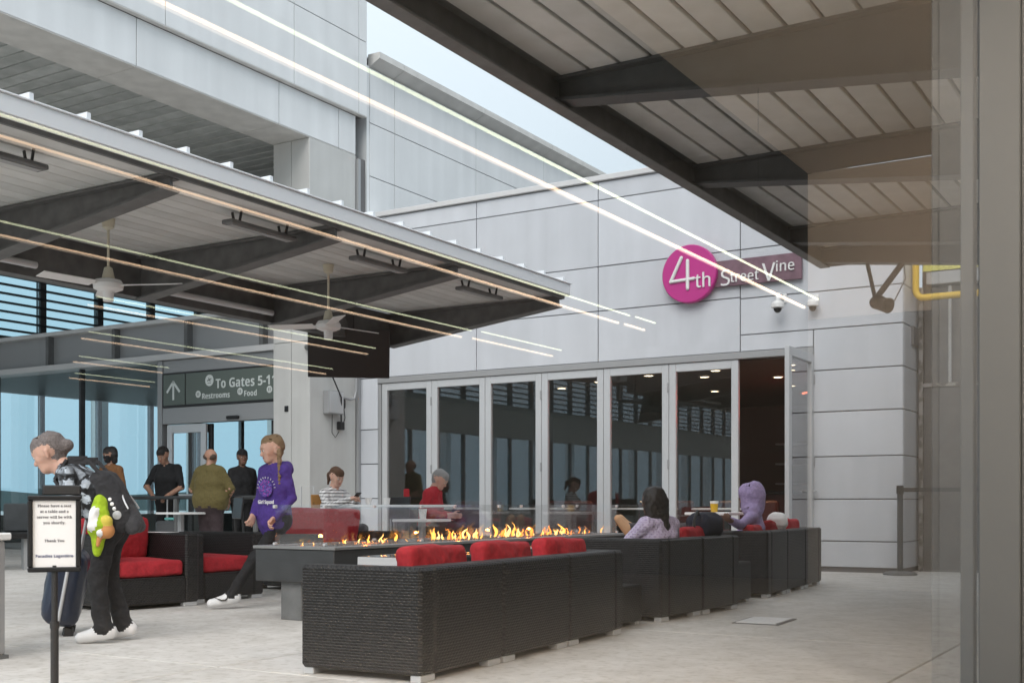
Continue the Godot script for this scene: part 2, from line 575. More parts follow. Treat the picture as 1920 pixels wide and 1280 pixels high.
func restaurant() -> void:
	var b := thing("restaurant_building", "low white panelled restaurant front with a long row of folding glass doors", "building")
	var w := [M.panel_white_0, M.panel_white_1, M.panel_white_2, M.panel_white_3]
	var z := -14.7
	# backing behind the open joints
	span(b, "wall", Vector3(-11.86, 2.86, -15.1), Vector3(-3.36, 5.42, z - 0.03), M.joint)
	span(b, "wall", Vector3(-4.44, 0.0, -15.6), Vector3(-3.36, 2.86, z - 0.03), M.joint)
	span(b, "wall", Vector3(-3.62, 2.86, -15.6), Vector3(-3.36, 5.42, -15.1), M.joint)
	span(b, "wall", Vector3(-11.86, 0.0, -15.0), Vector3(-11.46, 2.86, z - 0.03), M.joint)
	for c in [[-11.86, -9.6], [-9.6, -7.54], [-7.54, -5.43]]:
		panels(b, c[0], c[1], [2.87, 3.59, 4.22, 5.16, 5.42], z, w)
	panels(b, -5.43, -3.33, [3.09, 3.57, 4.22, 5.16, 5.42], z, w)
	panels(b, -5.43, -4.45, [2.87, 3.09], z, w)
	panels(b, -4.45, -3.33, [0.06, 0.39, 0.92, 1.46, 2.03, 2.56, 3.09], z, w)
	side_panels(b, -15.55, z - 0.036, [0.06, 0.39, 0.92, 1.46, 2.03, 2.56, 3.09, 3.57, 4.22, 5.16, 5.42], -3.33, w)
	panels(b, -11.86, -11.47, [0.06, 0.95, 1.5, 2.05, 2.87], z, w)
	span(b, "coping", Vector3(-11.9, 5.425, -15.2), Vector3(-3.27, 5.50, z + 0.05), M.coping, 0.006)
	span(b, "door_head", Vector3(-11.46, 2.775, z - 0.06), Vector3(-4.44, 2.865, z + 0.035), M.aluminium_dull, 0.006)
	span(b, "door_jamb", Vector3(-11.46, 0.0, z - 0.1), Vector3(-11.40, 2.77, z + 0.012), M.aluminium_dull, 0.004)
	span(b, "door_jamb", Vector3(-4.49, 0.0, z - 0.1), Vector3(-4.445, 2.77, z + 0.012), M.aluminium_dull, 0.004)
	span(b, "threshold", Vector3(-11.4, 0.003, z - 0.1), Vector3(-4.49, 0.018, z + 0.03), M.aluminium_dull)
	# the room behind the doors
	span(b, "room_floor", Vector3(-12.6, -0.02, -22.4), Vector3(-3.4, 0.002, z - 0.1), M.dark_room)
	span(b, "room_ceiling", Vector3(-12.6, 2.80, -22.4), Vector3(-3.4, 2.855, -15.12), mat("ceiling_brown", Color(0.10, 0.07, 0.055), 0.7))
	span(b, "back_wall", Vector3(-12.6, 0.0, -22.5), Vector3(-3.4, 2.86, -22.4), M.dark_room)
	span(b, "side_wall", Vector3(-12.7, 0.0, -22.5), Vector3(-12.6, 2.86, -15.0), M.dark_room)
	span(b, "side_wall", Vector3(-3.4, 0.0, -22.5), Vector3(-3.3, 2.86, -15.61), M.dark_room)
	span(b, "roof", Vector3(-12.7, 2.87, -22.5), Vector3(-3.3, 3.1, -15.12), M.joint)
	# recessed ceiling lamps
	var spot := glow("downlight_glow", Color(1.0, 0.82, 0.55), 5.0)
	var at := [[-7.35, -16.0], [-6.7, -16.6], [-6.25, -15.9], [-5.75, -17.2], [-5.3, -16.4], [-5.1, -15.8], [-4.85, -17.4], [-8.4, -16.4], [-9.4, -17.0], [-6.0, -18.6], [-7.4, -18.8], [-4.6, -16.0]]
	var d := 0
	for q in at:
		d += 1
		var l := thing("ceiling_downlight", "small round warm ceiling spot inside the restaurant", "lamp", Vector3(q[0], 2.8, q[1]), 0, "restaurant ceiling spots")
		var s := Shape.new()
		s.lathe([[0.0, -0.012], [0.07, -0.012], [0.07, -0.003]], Vector3.ZERO, 16)
		shp(l, "bulb", s, spot)
		s = Shape.new()
		s.lathe([[0.072, -0.016], [0.088, -0.012], [0.088, -0.002]], Vector3.ZERO, 16)
		shp(l, "rim", s, M.aluminium_dull)
		if d % 2 == 0:
			var o := SpotLight3D.new()
			o.name = "beam"
			o.light_energy = 1.1
			o.light_color = Color(1.0, 0.84, 0.62)
			o.spot_angle = 55
			o.light_size = 0.06
			o.shadow_enabled = true
			o.position = Vector3(0, -0.02, 0)
			o.rotation_degrees = Vector3(-90, 0, 0)
			l.add_child(o)
	# bar at the back, seen through the open leaf
	var bar := thing("bar_counter", "dark red bar counter with bottle shelves deep inside the restaurant", "bar", Vector3(-5.6, 0, -20.2))
	bx(bar, "counter_front", Vector3(0, 0.53, 0), Vector3(3.6, 1.02, 0.5), M.oxblood, 0.01)
	bx(bar, "counter_top", Vector3(0, 1.07, 0), Vector3(3.8, 0.05, 0.64), M.black_plastic, 0.008)
	for k in 3:
		bx(bar, "shelf", Vector3(0, 1.25 + 0.38 * k, -1.6), Vector3(3.4, 0.03, 0.25), M.aluminium_dull)
	for q in [[-10.6, "farthest from the bar"], [-8.9, "second"], [-7.2, "third"], [-5.9, "nearest the open doorway"]]:
		var o := thing("dining_booth", "dark red booth seat with a white table inside the doors, " + q[1], "booth", Vector3(q[0], 0, -16.1), 0.0, "booths inside the restaurant")
		bx(o, "seat", Vector3(0, 0.24, 0), Vector3(0.9, 0.44, 0.5), M.oxblood, 0.03)
		bx(o, "backrest", Vector3(0, 0.66, -0.2), Vector3(0.9, 0.5, 0.12), M.oxblood, 0.03)
		bx(o, "table_top", Vector3(0, 0.79, 0.62), Vector3(0.85, 0.03, 0.6), M.white_paint, 0.006)
		bx(o, "table_stem", Vector3(0, 0.39, 0.62), Vector3(0.07, 0.76, 0.07), M.steel_dark)
	var neon := thing("neon_strip", "curved red rope light hung above the bar inside the restaurant", "lamp", Vector3(-4.9, 2.56, -17.6))
	var pts := []
	for i in 15:
		var u := i / 14.0
		pts.append(Vector3(-0.6 + 1.2 * u, 0.12 * sin(PI * u * 0.8), -0.6 * u))
	var ns := Shape.new()
	ns.tube(pts, 0.016, 8)
	shp(neon, "light_strip", ns, glow("neon_red", Color(1.0, 0.22, 0.10), 2.2))
	var nl := OmniLight3D.new()
	nl.name = "neon_light"
	nl.light_color = Color(1.0, 0.3, 0.16)
	nl.light_energy = 0.35
	nl.light_size = 0.3
	nl.shadow_enabled = true
	nl.position = Vector3(0, -0.1, -0.3)
	neon.add_child(nl)
	var sc := thing("wall_screen", "pale lit screen on the bar wall seen through the open door", "screen", Vector3(-4.95, 1.75, -19.2))
	bx(sc, "casing", Vector3.ZERO, Vector3(0.5, 0.34, 0.04), M.black_plastic, 0.005)
	bx(sc, "screen", Vector3(0, 0, 0.022), Vector3(0.46, 0.3, 0.004), glow("screen_glow", Color(0.86, 0.74, 0.80), 0.55))


func folding_doors() -> void:
	var xs := [-11.39, -10.42, -9.44, -8.46, -7.45, -6.45, -5.45]
	var which := ["farthest from the open leaf", "second from the white pier", "third from the white pier", "third from the open leaf", "second from the open leaf", "next to the open doorway"]
	for i in 6:
		leaf("closed glass folding door leaf, " + which[i], Vector3((xs[i] + xs[i + 1]) / 2, 0, -14.72), xs[i + 1] - xs[i] - 0.006, 0.0, i % 2 == 0)
	leaf("open glass folding door leaf swung out towards the sofas", Vector3(-4.47, 0, -14.2), 1.0, 90.0, true)

func leaf(label: String, at: Vector3, w: float, turn: float, hinge: bool) -> void:
	var t := thing("folding_door", label, "door", at, turn, "folding glass doors")
	var s := Shape.new()
	for sg in [-1.0, 1.0]:
		s.box(Vector3(sg * (w / 2 - 0.05), 1.395, 0), Vector3(0.1, 2.75, 0.06), 0.005)
	s.box(Vector3(0, 2.715, 0), Vector3(w - 0.201, 0.11, 0.058), 0.004)
	s.box(Vector3(0, 0.10, 0), Vector3(w - 0.201, 0.16, 0.058), 0.004)
	var fr := shp(t, "frame", s, M.aluminium)
	bx(t, "pane", Vector3(0, 1.42, 0), Vector3(w - 0.198, 2.49, 0.004), M.door_pane)
	bx(t, "inner_pane", Vector3(0, 1.42, -0.014), Vector3(w - 0.198, 2.49, 0.004), M.pane)
	if hinge:
		for y in [0.35, 1.4, 2.45]:
			bx(fr, "hinge", Vector3(w / 2 - 0.004, y, 0.036), Vector3(0.03, 0.13, 0.014), M.aluminium_dull, 0.004)
	if turn > 1.0:
		var h := Shape.new()
		for sd in [-1.0, 1.0]:
			h.tube([Vector3(w / 2 - 0.05, 1.02, sd * 0.03), Vector3(w / 2 - 0.05, 1.02, sd * 0.075), Vector3(w / 2 - 0.19, 1.02, sd * 0.078)], 0.011, 8)
		h.box(Vector3(w / 2 - 0.05, 1.0, 0), Vector3(0.036, 0.16, 0.07), 0.004)
		shp(fr, "handle", h, M.aluminium)


func restaurant_sign() -> void:
	var s := thing("restaurant_sign", "round magenta and long mauve sign of the wine bar high on the white front", "sign", Vector3(-6.1, 3.95, -14.7))
	var d := Shape.new()
	d.lathe([[0.0, 0.0], [0.375, 0.0], [0.39, 0.012], [0.39, 0.085], [0.378, 0.097], [0.0, 0.097]], Vector3.ZERO, 64, Basis(Vector3.RIGHT, Vector3(0, 0, 1), Vector3(0, -1, 0)))
	put(s, "disc", d.mesh(), M.magenta, Vector3(0, 0, 0.05))
	bx(s, "standoff", Vector3(0, 0, 0.027), Vector3(0.3, 0.3, 0.05), M.black_metal)
	bx(s, "board", Vector3(0.89, -0.035, 0.052), Vector3(1.26, 0.345, 0.045), M.mauve, 0.006)
	bx(s, "board_standoff", Vector3(0.9, -0.035, 0.016), Vector3(1.0, 0.2, 0.028), M.black_metal)
	# the hand-drawn 4 as three rounded strokes
	var f := Shape.new()
	f.tube([Vector3(-0.10, 0.22, 0.16), Vector3(-0.255, -0.09, 0.16)], 0.024, 10)
	f.tube([Vector3(-0.255, -0.09, 0.16), Vector3(0.075, -0.075, 0.16)], 0.022, 10)
	f.tube([Vector3(-0.01, 0.17, 0.16), Vector3(-0.01, -0.2, 0.16)], 0.025, 10)
	for q in [Vector3(-0.10, 0.22, 0.16), Vector3(-0.255, -0.09, 0.16), Vector3(0.075, -0.075, 0.16), Vector3(-0.01, 0.17, 0.16), Vector3(-0.01, -0.2, 0.16)]:
		f.ball(q, Vector3.ONE * 0.0245, 6)
	shp(s, "numeral", f, M.white_paint)
	words(s, "lettering", "th", Vector3(0.095, -0.115, 0.16), 0.26, M.white_paint, "Droid Sans", 0.02, Vector3(0, 0, 1))
	words(s, "lettering", "S", Vector3(0.42, -0.10, 0.086), 0.29, M.white_paint, "Droid Sans", 0.02)
	words(s, "lettering", "treet", Vector3(0.56, -0.10, 0.086), 0.185, M.white_paint, "Droid Sans", 0.02)
	words(s, "lettering", "V", Vector3(1.0, -0.085, 0.086), 0.32, M.white_paint, "Droid Sans", 0.02)
	words(s, "lettering", "ine", Vector3(1.175, -0.02, 0.086), 0.19, M.white_paint, "Droid Sans", 0.02)
	# two dome cameras on the wall to the right of it
	for k in 2:
		var c := thing("dome_camera", ["white dome camera on a goose neck below the sign's end", "smaller white dome camera close to the wall, nearer the corner"][k], "camera", Vector3([-4.84, -4.42][k], 3.36, -14.7), 0, "dome cameras on the restaurant front")
		var q := Shape.new()
		var z: float = [0.24, 0.13][k]
		var r: float = [0.085, 0.078][k]
		q.lathe([[r * 0.55, 0.0], [r, 0.01], [r, 0.055], [r * 0.72, 0.085], [r * 0.4, 0.1], [0.0, 0.1]], Vector3(0, 0, z), 24)
		shp(c, "housing", q, M.white_paint)
		q = Shape.new()
		q.ball(Vector3(0, 0.0, z), Vector3(r * 0.62, 0.06, r * 0.62), 10)
		shp(c, "dome", q, M.black_plastic)
		q = Shape.new()
		q.box(Vector3(0, 0.11 + 0.05 * (1 - k), 0.012), Vector3(0.09, 0.12, 0.024), 0.006)
		if k == 0:
			q.tube([Vector3(0, 0.16, 0.02), Vector3(0, 0.19, 0.1), Vector3(0, 0.19, 0.17), Vector3(0, 0.16, z - 0.01), Vector3(0, 0.09, z)], 0.027, 10)
		else:
			q.tube([Vector3(0, 0.11, 0.02), Vector3(0, 0.11, 0.09), Vector3(0, 0.09, z)], 0.024, 10)
		shp(c, "arm", q, M.white_paint)


func pier_and_overhang() -> void:
	var b := thing("upper_concourse_building", "white panelled upper storey carried on a square pier over the entrance", "building")
	var w := [M.panel_upper]
	# pier: front face z = -13.51, right face x = -11.86
	span(b, "pier", Vector3(-12.59, 0.0, -14.9), Vector3(-11.895, 6.45, -13.545), M.joint)
	panels(b, -12.6, -12.23, [0.05, 3.35, 6.45], -13.51, [M.render_wall], 0.004)
	panels(b, -12.23, -11.86, [0.05, 3.35, 6.45], -13.51, [M.render_wall], 0.004)
	side_panels(b, -14.62, -13.512, [0.05, 3.35, 6.45], -11.86, [M.render_wall], 0.004)
	bx(b, "corner_channel", Vector3(-11.84, 3.2, -14.66), Vector3(0.05, 6.4, 0.06), M.aluminium_dull)
	bx(b, "wall_socket", Vector3(-12.32, 2.33, -13.5), Vector3(0.075, 0.09, 0.02), M.black_plastic, 0.006)
	# fascia beam and storey above
	span(b, "fascia_core", Vector3(-12.59, 6.47, -14.62), Vector3(-11.9, 7.09, -2.4), M.joint)
	var zz := [-14.62, -14.2, -12.84, -10.2, -7.6, -5.0, -2.4]
	for i in zz.size() - 1:
		side_panels(b, zz[i], zz[i + 1], [6.46, 7.09], -11.86, w, 0.006)
		span(b, "soffit_panel", Vector3(-12.62, 6.452, zz[i] + 0.005), Vector3(-11.87, 6.468, zz[i + 1] - 0.005), M.cornice)
	span(b, "storey_core", Vector3(-24, 7.1, -14.8), Vector3(-11.81, 9.8, -2.4), M.joint)
	var uz := [-14.8, -14.59, -13.07, -10.6, -8.1, -5.6, -2.4]
	for i in uz.size() - 1:
		side_panels(b, uz[i], uz[i + 1], [7.1, 8.3, 9.8], -11.77, w, 0.006)
	span(b, "ledge", Vector3(-11.86, 7.092, -14.8), Vector3(-11.77, 7.1, -2.4), M.cornice)
	# slatted ceiling of the covered way
	span(b, "ceiling_core", Vector3(-24, 6.60, -30), Vector3(-12.62, 6.9, -2.4), M.joint)
	var k := 0
	var z := -16.8
	while z < -2.6:
		var x1 := -12.66
		var gap: bool = k == 38
		span(b, "soffit_slat", Vector3(-18.5, 6.555, z + 0.012), Vector3(-14.2 if gap else x1, 6.60, z + 0.218), M["soffit_%d" % (k % 3)], 0.006)
		if gap:
			span(b, "soffit_slat", Vector3(-13.3, 6.555, z + 0.012), Vector3(x1, 6.60, z + 0.218), M["soffit_2"], 0.006)
		z += 0.235
		k += 1
	# service box with its cables on the pier's side
	var j := thing("junction_box", "grey metal junction box with dangling cables on the pier's side", "junction box", Vector3(-11.86, 2.42, -14.0), 90)
	var jb := bx(j, "box", Vector3(0.0, 0.02, 0.06), Vector3(0.36, 0.36, 0.12), M.aluminium_dull, 0.008)
	bx(jb, "door", Vector3(0.0, 0.0, 0.064), Vector3(0.33, 0.33, 0.008), M.aluminium, 0.003)
	var c := Shape.new()
	c.tube([Vector3(-0.08, 0.9, 0.03), Vector3(-0.03, 0.45, 0.05), Vector3(0.08, 0.1, 0.15), Vector3(0.16, -0.16, 0.08), Vector3(0.2, -0.3, 0.05)], 0.012, 8)
	c.tube([Vector3(-0.02, -0.16, 0.05), Vector3(0.0, -0.45, 0.03), Vector3(0.08, -0.52, 0.03), Vector3(0.17, -0.42, 0.03)], 0.006, 6)
	c.tube([Vector3(0.26, -0.05, 0.05), Vector3(0.29, -0.2, 0.05), Vector3(0.25, -0.33, 0.04)], 0.008, 6)
	var cb := shp(j, "cable", c, M.black_plastic)
	bx(cb, "plug_box", Vector3(0.2, -0.33, 0.04), Vector3(0.12, 0.13, 0.07), M.black_plastic, 0.01)
	bx(j, "switch", Vector3(0.25, 0.02, 0.04), Vector3(0.1, 0.16, 0.06), M.black_plastic, 0.02)
	var p := Shape.new()
	p.tube([Vector3(0.18, 0.12, 0.05), Vector3(0.42, 0.1, 0.06), Vector3(0.5, 0.12, 0.07), Vector3(0.53, 0.25, 0.08), Vector3(0.53, 0.8, 0.08)], 0.022, 8)
	shp(j, "conduit", p, M.aluminium_dull)


func tall_block() -> void:
	var b := thing("tall_white_block", "tall white panelled block with a flared cornice rising behind the restaurant roof", "building")
	var zs := [-33.0, -30.4, -28.0, -25.6, -23.2, -20.69, -18.15, -15.65, -14.98]
	span(b, "core", Vector3(-12.7, 3.0, -33.0), Vector3(-11.9, 8.15, -15.0), M.joint)
	for i in zs.size() - 1:
		side_panels(b, zs[i], zs[i + 1], [3.5, 4.4, 5.34, 6.21, 7.08, 7.98], -11.86, [M.panel_upper], 0.006)
		var s := Shape.new()
		var a := [Vector3(-11.9, 7.99, zs[i] + 0.005), Vector3(-11.66, 8.10, zs[i] + 0.005), Vector3(-11.66, 8.2, zs[i] + 0.005), Vector3(-11.9, 8.2, zs[i] + 0.005)]
		var c := []
		for q in a:
			c.append(Vector3(q.x, q.y, zs[i + 1] - 0.005))
		s.prism(a, c)
		shp(b, "cornice", s, M.cornice)
	span(b, "end_face", Vector3(-12.7, 3.0, -14.98), Vector3(-11.87, 8.0, -14.91), M.panel_upper)
	span(b, "roof", Vector3(-12.7, 8.16, -33), Vector3(-11.95, 8.19, -15), M.coping)


func concourse() -> void:
	var b := thing("glass_concourse", "long glazed concourse with blue windows and louvred upper lights across the covered way", "building")
	var x := -23.2
	span(b, "sill_wall", Vector3(x - 0.15, 0.0, -30), Vector3(x + 0.05, 0.62, 34), M.spandrel)
	span(b, "spandrel", Vector3(x - 0.15, 3.38, -30), Vector3(x + 0.05, 4.62, 34), M.spandrel)
	span(b, "top_beam", Vector3(x - 0.15, 6.45, -30), Vector3(x + 0.05, 6.9, 34), M.spandrel)
	var i := 0
	var z := -30.0
	while z < 34.0:
		bx(b, "mullion", Vector3(x, 2.0, z), Vector3(0.14, 2.76, 0.09), M.steel_grey)
		bx(b, "pane", Vector3(x, 2.0, z + 0.8), Vector3(0.012, 2.75, 1.5), M.tinted_glass if z < -13.0 else M.tinted_far)
		bx(b, "upper_pane", Vector3(x, 5.53, z + 0.8), Vector3(0.012, 1.81, 1.44), M.tinted_glass if z < -13.0 else M.tinted_far)
		bx(b, "upper_mullion", Vector3(x, 5.53, z), Vector3(0.16, 1.82, 0.16), M.steel_grey)
		if i % 2 == 0:
			bx(b, "column", Vector3(x - 1.2, 2.0, z + 0.6), Vector3(0.3, 3.9, 0.3), M.white_paint)
		z += 1.6
		i += 1
	for k in 9:
		span(b, "louvre", Vector3(x + 0.1, 4.72 + 0.2 * k, -30), Vector3(x + 0.22, 4.755 + 0.2 * k, 34), M.steel_dark)
	# apron and low far land beyond the windows
	var a := setting("apron")
	bx(a, "apron_slab", Vector3(-90, -0.13, 0), Vector3(133, 0.1, 260), mat("apron_concrete", Color(0.33, 0.34, 0.34), 0.9))
	var h := setting("hills")
	var hs := Shape.new()
	var f := FastNoiseLite.new()
	f.seed = 3
	f.frequency = 0.02
	for q in 40:
		var z0 := -150.0 + q * 8.0
		var a0 := Vector3(-152, 3.0 + 1.6 * f.get_noise_1d(z0), z0)
		var a1 := Vector3(-152, 3.0 + 1.6 * f.get_noise_1d(z0 + 8.0), z0 + 8.0)
		hs.poly([Vector3(-149, -0.3, z0), Vector3(-149, -0.3, z0 + 8.0), a1, a0], Vector3(1, 0.3, 0))
		hs.poly([a0, a1, Vector3(-158, -0.3, z0 + 8.0), Vector3(-158, -0.3, z0)], Vector3(-1, 0.3, 0))
	shp(h, "far_trees", hs, mat("far_green", Color(0.055, 0.075, 0.075), 0.95))


func entrance() -> void:
	var b := thing("entrance_screen", "glazed entrance screen with an open sliding door under the gates sign", "entrance")
	var z := -13.86
	# deep beam across the top
	span(b, "beam_top_flange", Vector3(-23.1, 3.93, z - 0.25), Vector3(-12.6, 4.0, z + 0.13), M.coping, 0.004)
	span(b, "beam_web", Vector3(-23.1, 3.40, z - 0.1), Vector3(-12.6, 3.93, z - 0.02), M.aluminium_dull)
	span(b, "beam_bottom_flange", Vector3(-23.1, 3.30, z - 0.25), Vector3(-12.6, 3.40, z + 0.13), M.coping, 0.004)
	for x in [-22.3, -20.2, -18.4, -16.6, -14.8, -13.1]:
		bx(b, "stiffener", Vector3(x, 3.665, z + 0.04), Vector3(0.08, 0.53, 0.12), M.steel_grey)
	# hall ceiling and floor behind
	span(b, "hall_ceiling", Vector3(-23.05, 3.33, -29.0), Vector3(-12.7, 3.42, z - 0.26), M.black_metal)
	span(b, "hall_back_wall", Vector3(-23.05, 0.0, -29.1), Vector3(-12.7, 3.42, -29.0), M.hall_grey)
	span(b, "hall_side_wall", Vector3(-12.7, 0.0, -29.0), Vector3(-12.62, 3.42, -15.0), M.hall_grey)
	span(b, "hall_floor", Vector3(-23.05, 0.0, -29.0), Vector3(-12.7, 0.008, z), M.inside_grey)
	# posts and panes to the left
	for x in [-17.55, -20.0, -22.4]:
		bx(b, "post", Vector3(x, 1.65, z), Vector3(0.05, 3.28, 0.1), M.steel_dark)
	bx(b, "post", Vector3(-15.45, 1.65, z), Vector3(0.11, 3.28, 0.16), M.aluminium_dull, 0.004)
	for c in [[-17.52, -15.51], [-19.97, -17.58], [-22.37, -20.03]]:
		span(b, "pane", Vector3(c[0], 0.05, z - 0.003), Vector3(c[1], 3.29, z + 0.003), M.pane)
	# framing round the sign and the sliding door
	span(b, "transom", Vector3(-15.39, 3.08, z - 0.06), Vector3(-12.62, 3.29, z + 0.05), M.aluminium_dull, 0.004)
	span(b, "door_header", Vector3(-15.39, 2.215, z - 0.08), Vector3(-12.62, 2.49, z + 0.07), M.aluminium_dull, 0.006)
	bx(b, "door_sensor", Vector3(-13.72, 2.27, z + 0.1), Vector3(0.26, 0.055, 0.06), M.black_plastic, 0.012)
	bx(b, "door_stop", Vector3(-12.9, 1.1, z), Vector3(0.06, 2.2, 0.08), M.black_metal)
	var d := thing("sliding_door", "silver framed glass sliding door leaf pushed open beside the doorway", "door", Vector3(-14.85, 0, z + 0.02))
	var s := Shape.new()
	for sg in [-1.0, 1.0]:
		s.box(Vector3(sg * 0.40, 1.1, 0), Vector3(0.12, 2.2, 0.05), 0.004)
	s.box(Vector3(0, 2.13, 0), Vector3(0.679, 0.14, 0.048), 0.003)
	s.box(Vector3(0, 0.12, 0), Vector3(0.679, 0.2, 0.048), 0.003)
	s.box(Vector3(0, 1.0, 0), Vector3(0.679, 0.06, 0.048), 0.003)
	shp(d, "frame", s, M.aluminium)
	bx(d, "pane", Vector3(0, 1.13, 0), Vector3(0.684, 1.9, 0.006), M.pane)
	var d2 := thing("sliding_door", "second glass sliding door leaf, edge on behind the first", "door", Vector3(-14.42, 0, z - 0.06))
	s = Shape.new()
	s.box(Vector3(0.05, 1.1, 0), Vector3(0.09, 2.2, 0.05), 0.004)
	s.box(Vector3(-0.42, 1.1, 0), Vector3(0.09, 2.2, 0.05), 0.004)
	s.box(Vector3(-0.185, 2.13, 0), Vector3(0.379, 0.14, 0.048), 0.003)
	s.box(Vector3(-0.185, 0.12, 0), Vector3(0.379, 0.2, 0.048), 0.003)
	shp(d2, "frame", s, M.black_metal)
	bx(d2, "pane", Vector3(-0.185, 1.13, 0), Vector3(0.384, 1.9, 0.006), M.pane)
	# the sign
	var g := thing("gates_sign", "grey green wayfinding sign with white arrow and lettering above the entrance", "sign", Vector3(-15.36, 2.5, z + 0.03))
	span(g, "backing", Vector3(-0.01, -0.005, 0.0), Vector3(2.72, 0.575, 0.05), M.black_metal)
	span(g, "arrow_board", Vector3(0.02, 0.03, 0.05), Vector3(0.53, 0.545, 0.062), M.sign_green)
	var bo := span(g, "board", Vector3(0.56, 0.03, 0.05), Vector3(2.70, 0.545, 0.062), M.sign_green)
	var a := Shape.new()
	a.box(Vector3(0.26, 0.27, 0.064), Vector3(0.042, 0.31, 0.006))
	for sg in [-1.0, 1.0]:
		a.box(Vector3(0.26 + sg * 0.074, 0.335, 0.0655), Vector3(0.042, 0.24, 0.006), 0.0, Basis(Vector3(0, 0, 1), sg * 0.72))
	shp(g, "arrow", a, M.sign_white)
	words(g, "lettering", "To Gates 5-11", Vector3(1.25, 0.335, 0.063), 0.21, M.sign_white, "Droid Sans", 0.004, Vector3.ZERO, 1.0, 600)
	words(g, "lettering", "Restrooms", Vector3(0.93, 0.145, 0.063), 0.125, M.sign_white, "Droid Sans", 0.004, Vector3.ZERO, 1.0, 600)
	words(g, "lettering", "Food", Vector3(1.88, 0.145, 0.063), 0.125, M.sign_white, "Droid Sans", 0.004, Vector3.ZERO, 1.0, 600)
	words(g, "lettering", "Gifts", Vector3(2.52, 0.145, 0.063), 0.125, M.sign_white, "Droid Sans", 0.004, Vector3.ZERO, 1.0, 600)
	for q in [[1.11, 0.40, 0.095], [0.85, 0.185, 0.058], [1.80, 0.185, 0.058], [2.44, 0.185, 0.058]]:
		var r := Shape.new()
		r.lathe([[0.0, 0.0], [q[2], 0.0], [q[2], 0.004], [0.0, 0.004]], Vector3(q[0], q[1], 0.063), 28, Basis(Vector3.RIGHT, Vector3(0, 0, 1), Vector3(0, -1, 0)))
		shp(g, "symbol_disc", r, M.sign_white)
		var y := Shape.new()
		if q[2] > 0.09:
			y.box(Vector3(q[0], q[1] + 0.01, 0.069), Vector3(0.1, 0.016, 0.003), 0.0, Basis(Vector3(0, 0, 1), 0.35))
			y.box(Vector3(q[0] + 0.004, q[1] + 0.01, 0.0695), Vector3(0.016, 0.07, 0.003), 0.0, Basis(Vector3(0, 0, 1), 0.6))
			y.box(Vector3(q[0], q[1] - 0.045, 0.069), Vector3(0.08, 0.008, 0.003))
		else:
			for sg in [-0.4, 0.4]:
				y.box(Vector3(q[0] + sg * 0.045, q[1], 0.069), Vector3(0.012, 0.055, 0.003))
		shp(g, "symbol", y, M.sign_green)


func tapered_beam(parent: Node, x0: float, x1: float, z: float, top: float, b0: float, b1: float, m: Material) -> void:
	var s := Shape.new()
	var a := [Vector3(x0, top, z - 0.012), Vector3(x1, top, z - 0.012), Vector3(x1, b1, z - 0.012), Vector3(x0, b0, z - 0.012)]
	var c := []
	for q in a: c.append(q + Vector3(0, 0, 0.024))
	s.prism(a, c)
	for f in [[top, top, 0.0], [b0, b1, 0.001]]:
		var w := 0.075
		var p := [Vector3(x0, f[0] - 0.009, z - w), Vector3(x1, f[1] - 0.009, z - w), Vector3(x1, f[1] + 0.009, z - w), Vector3(x0, f[0] + 0.009, z - w)]
		var q2 := []
		for q in p: q2.append(q + Vector3(0, 0, 2 * w))
		s.prism(p, q2)
	shp(parent, "beam", s, m)

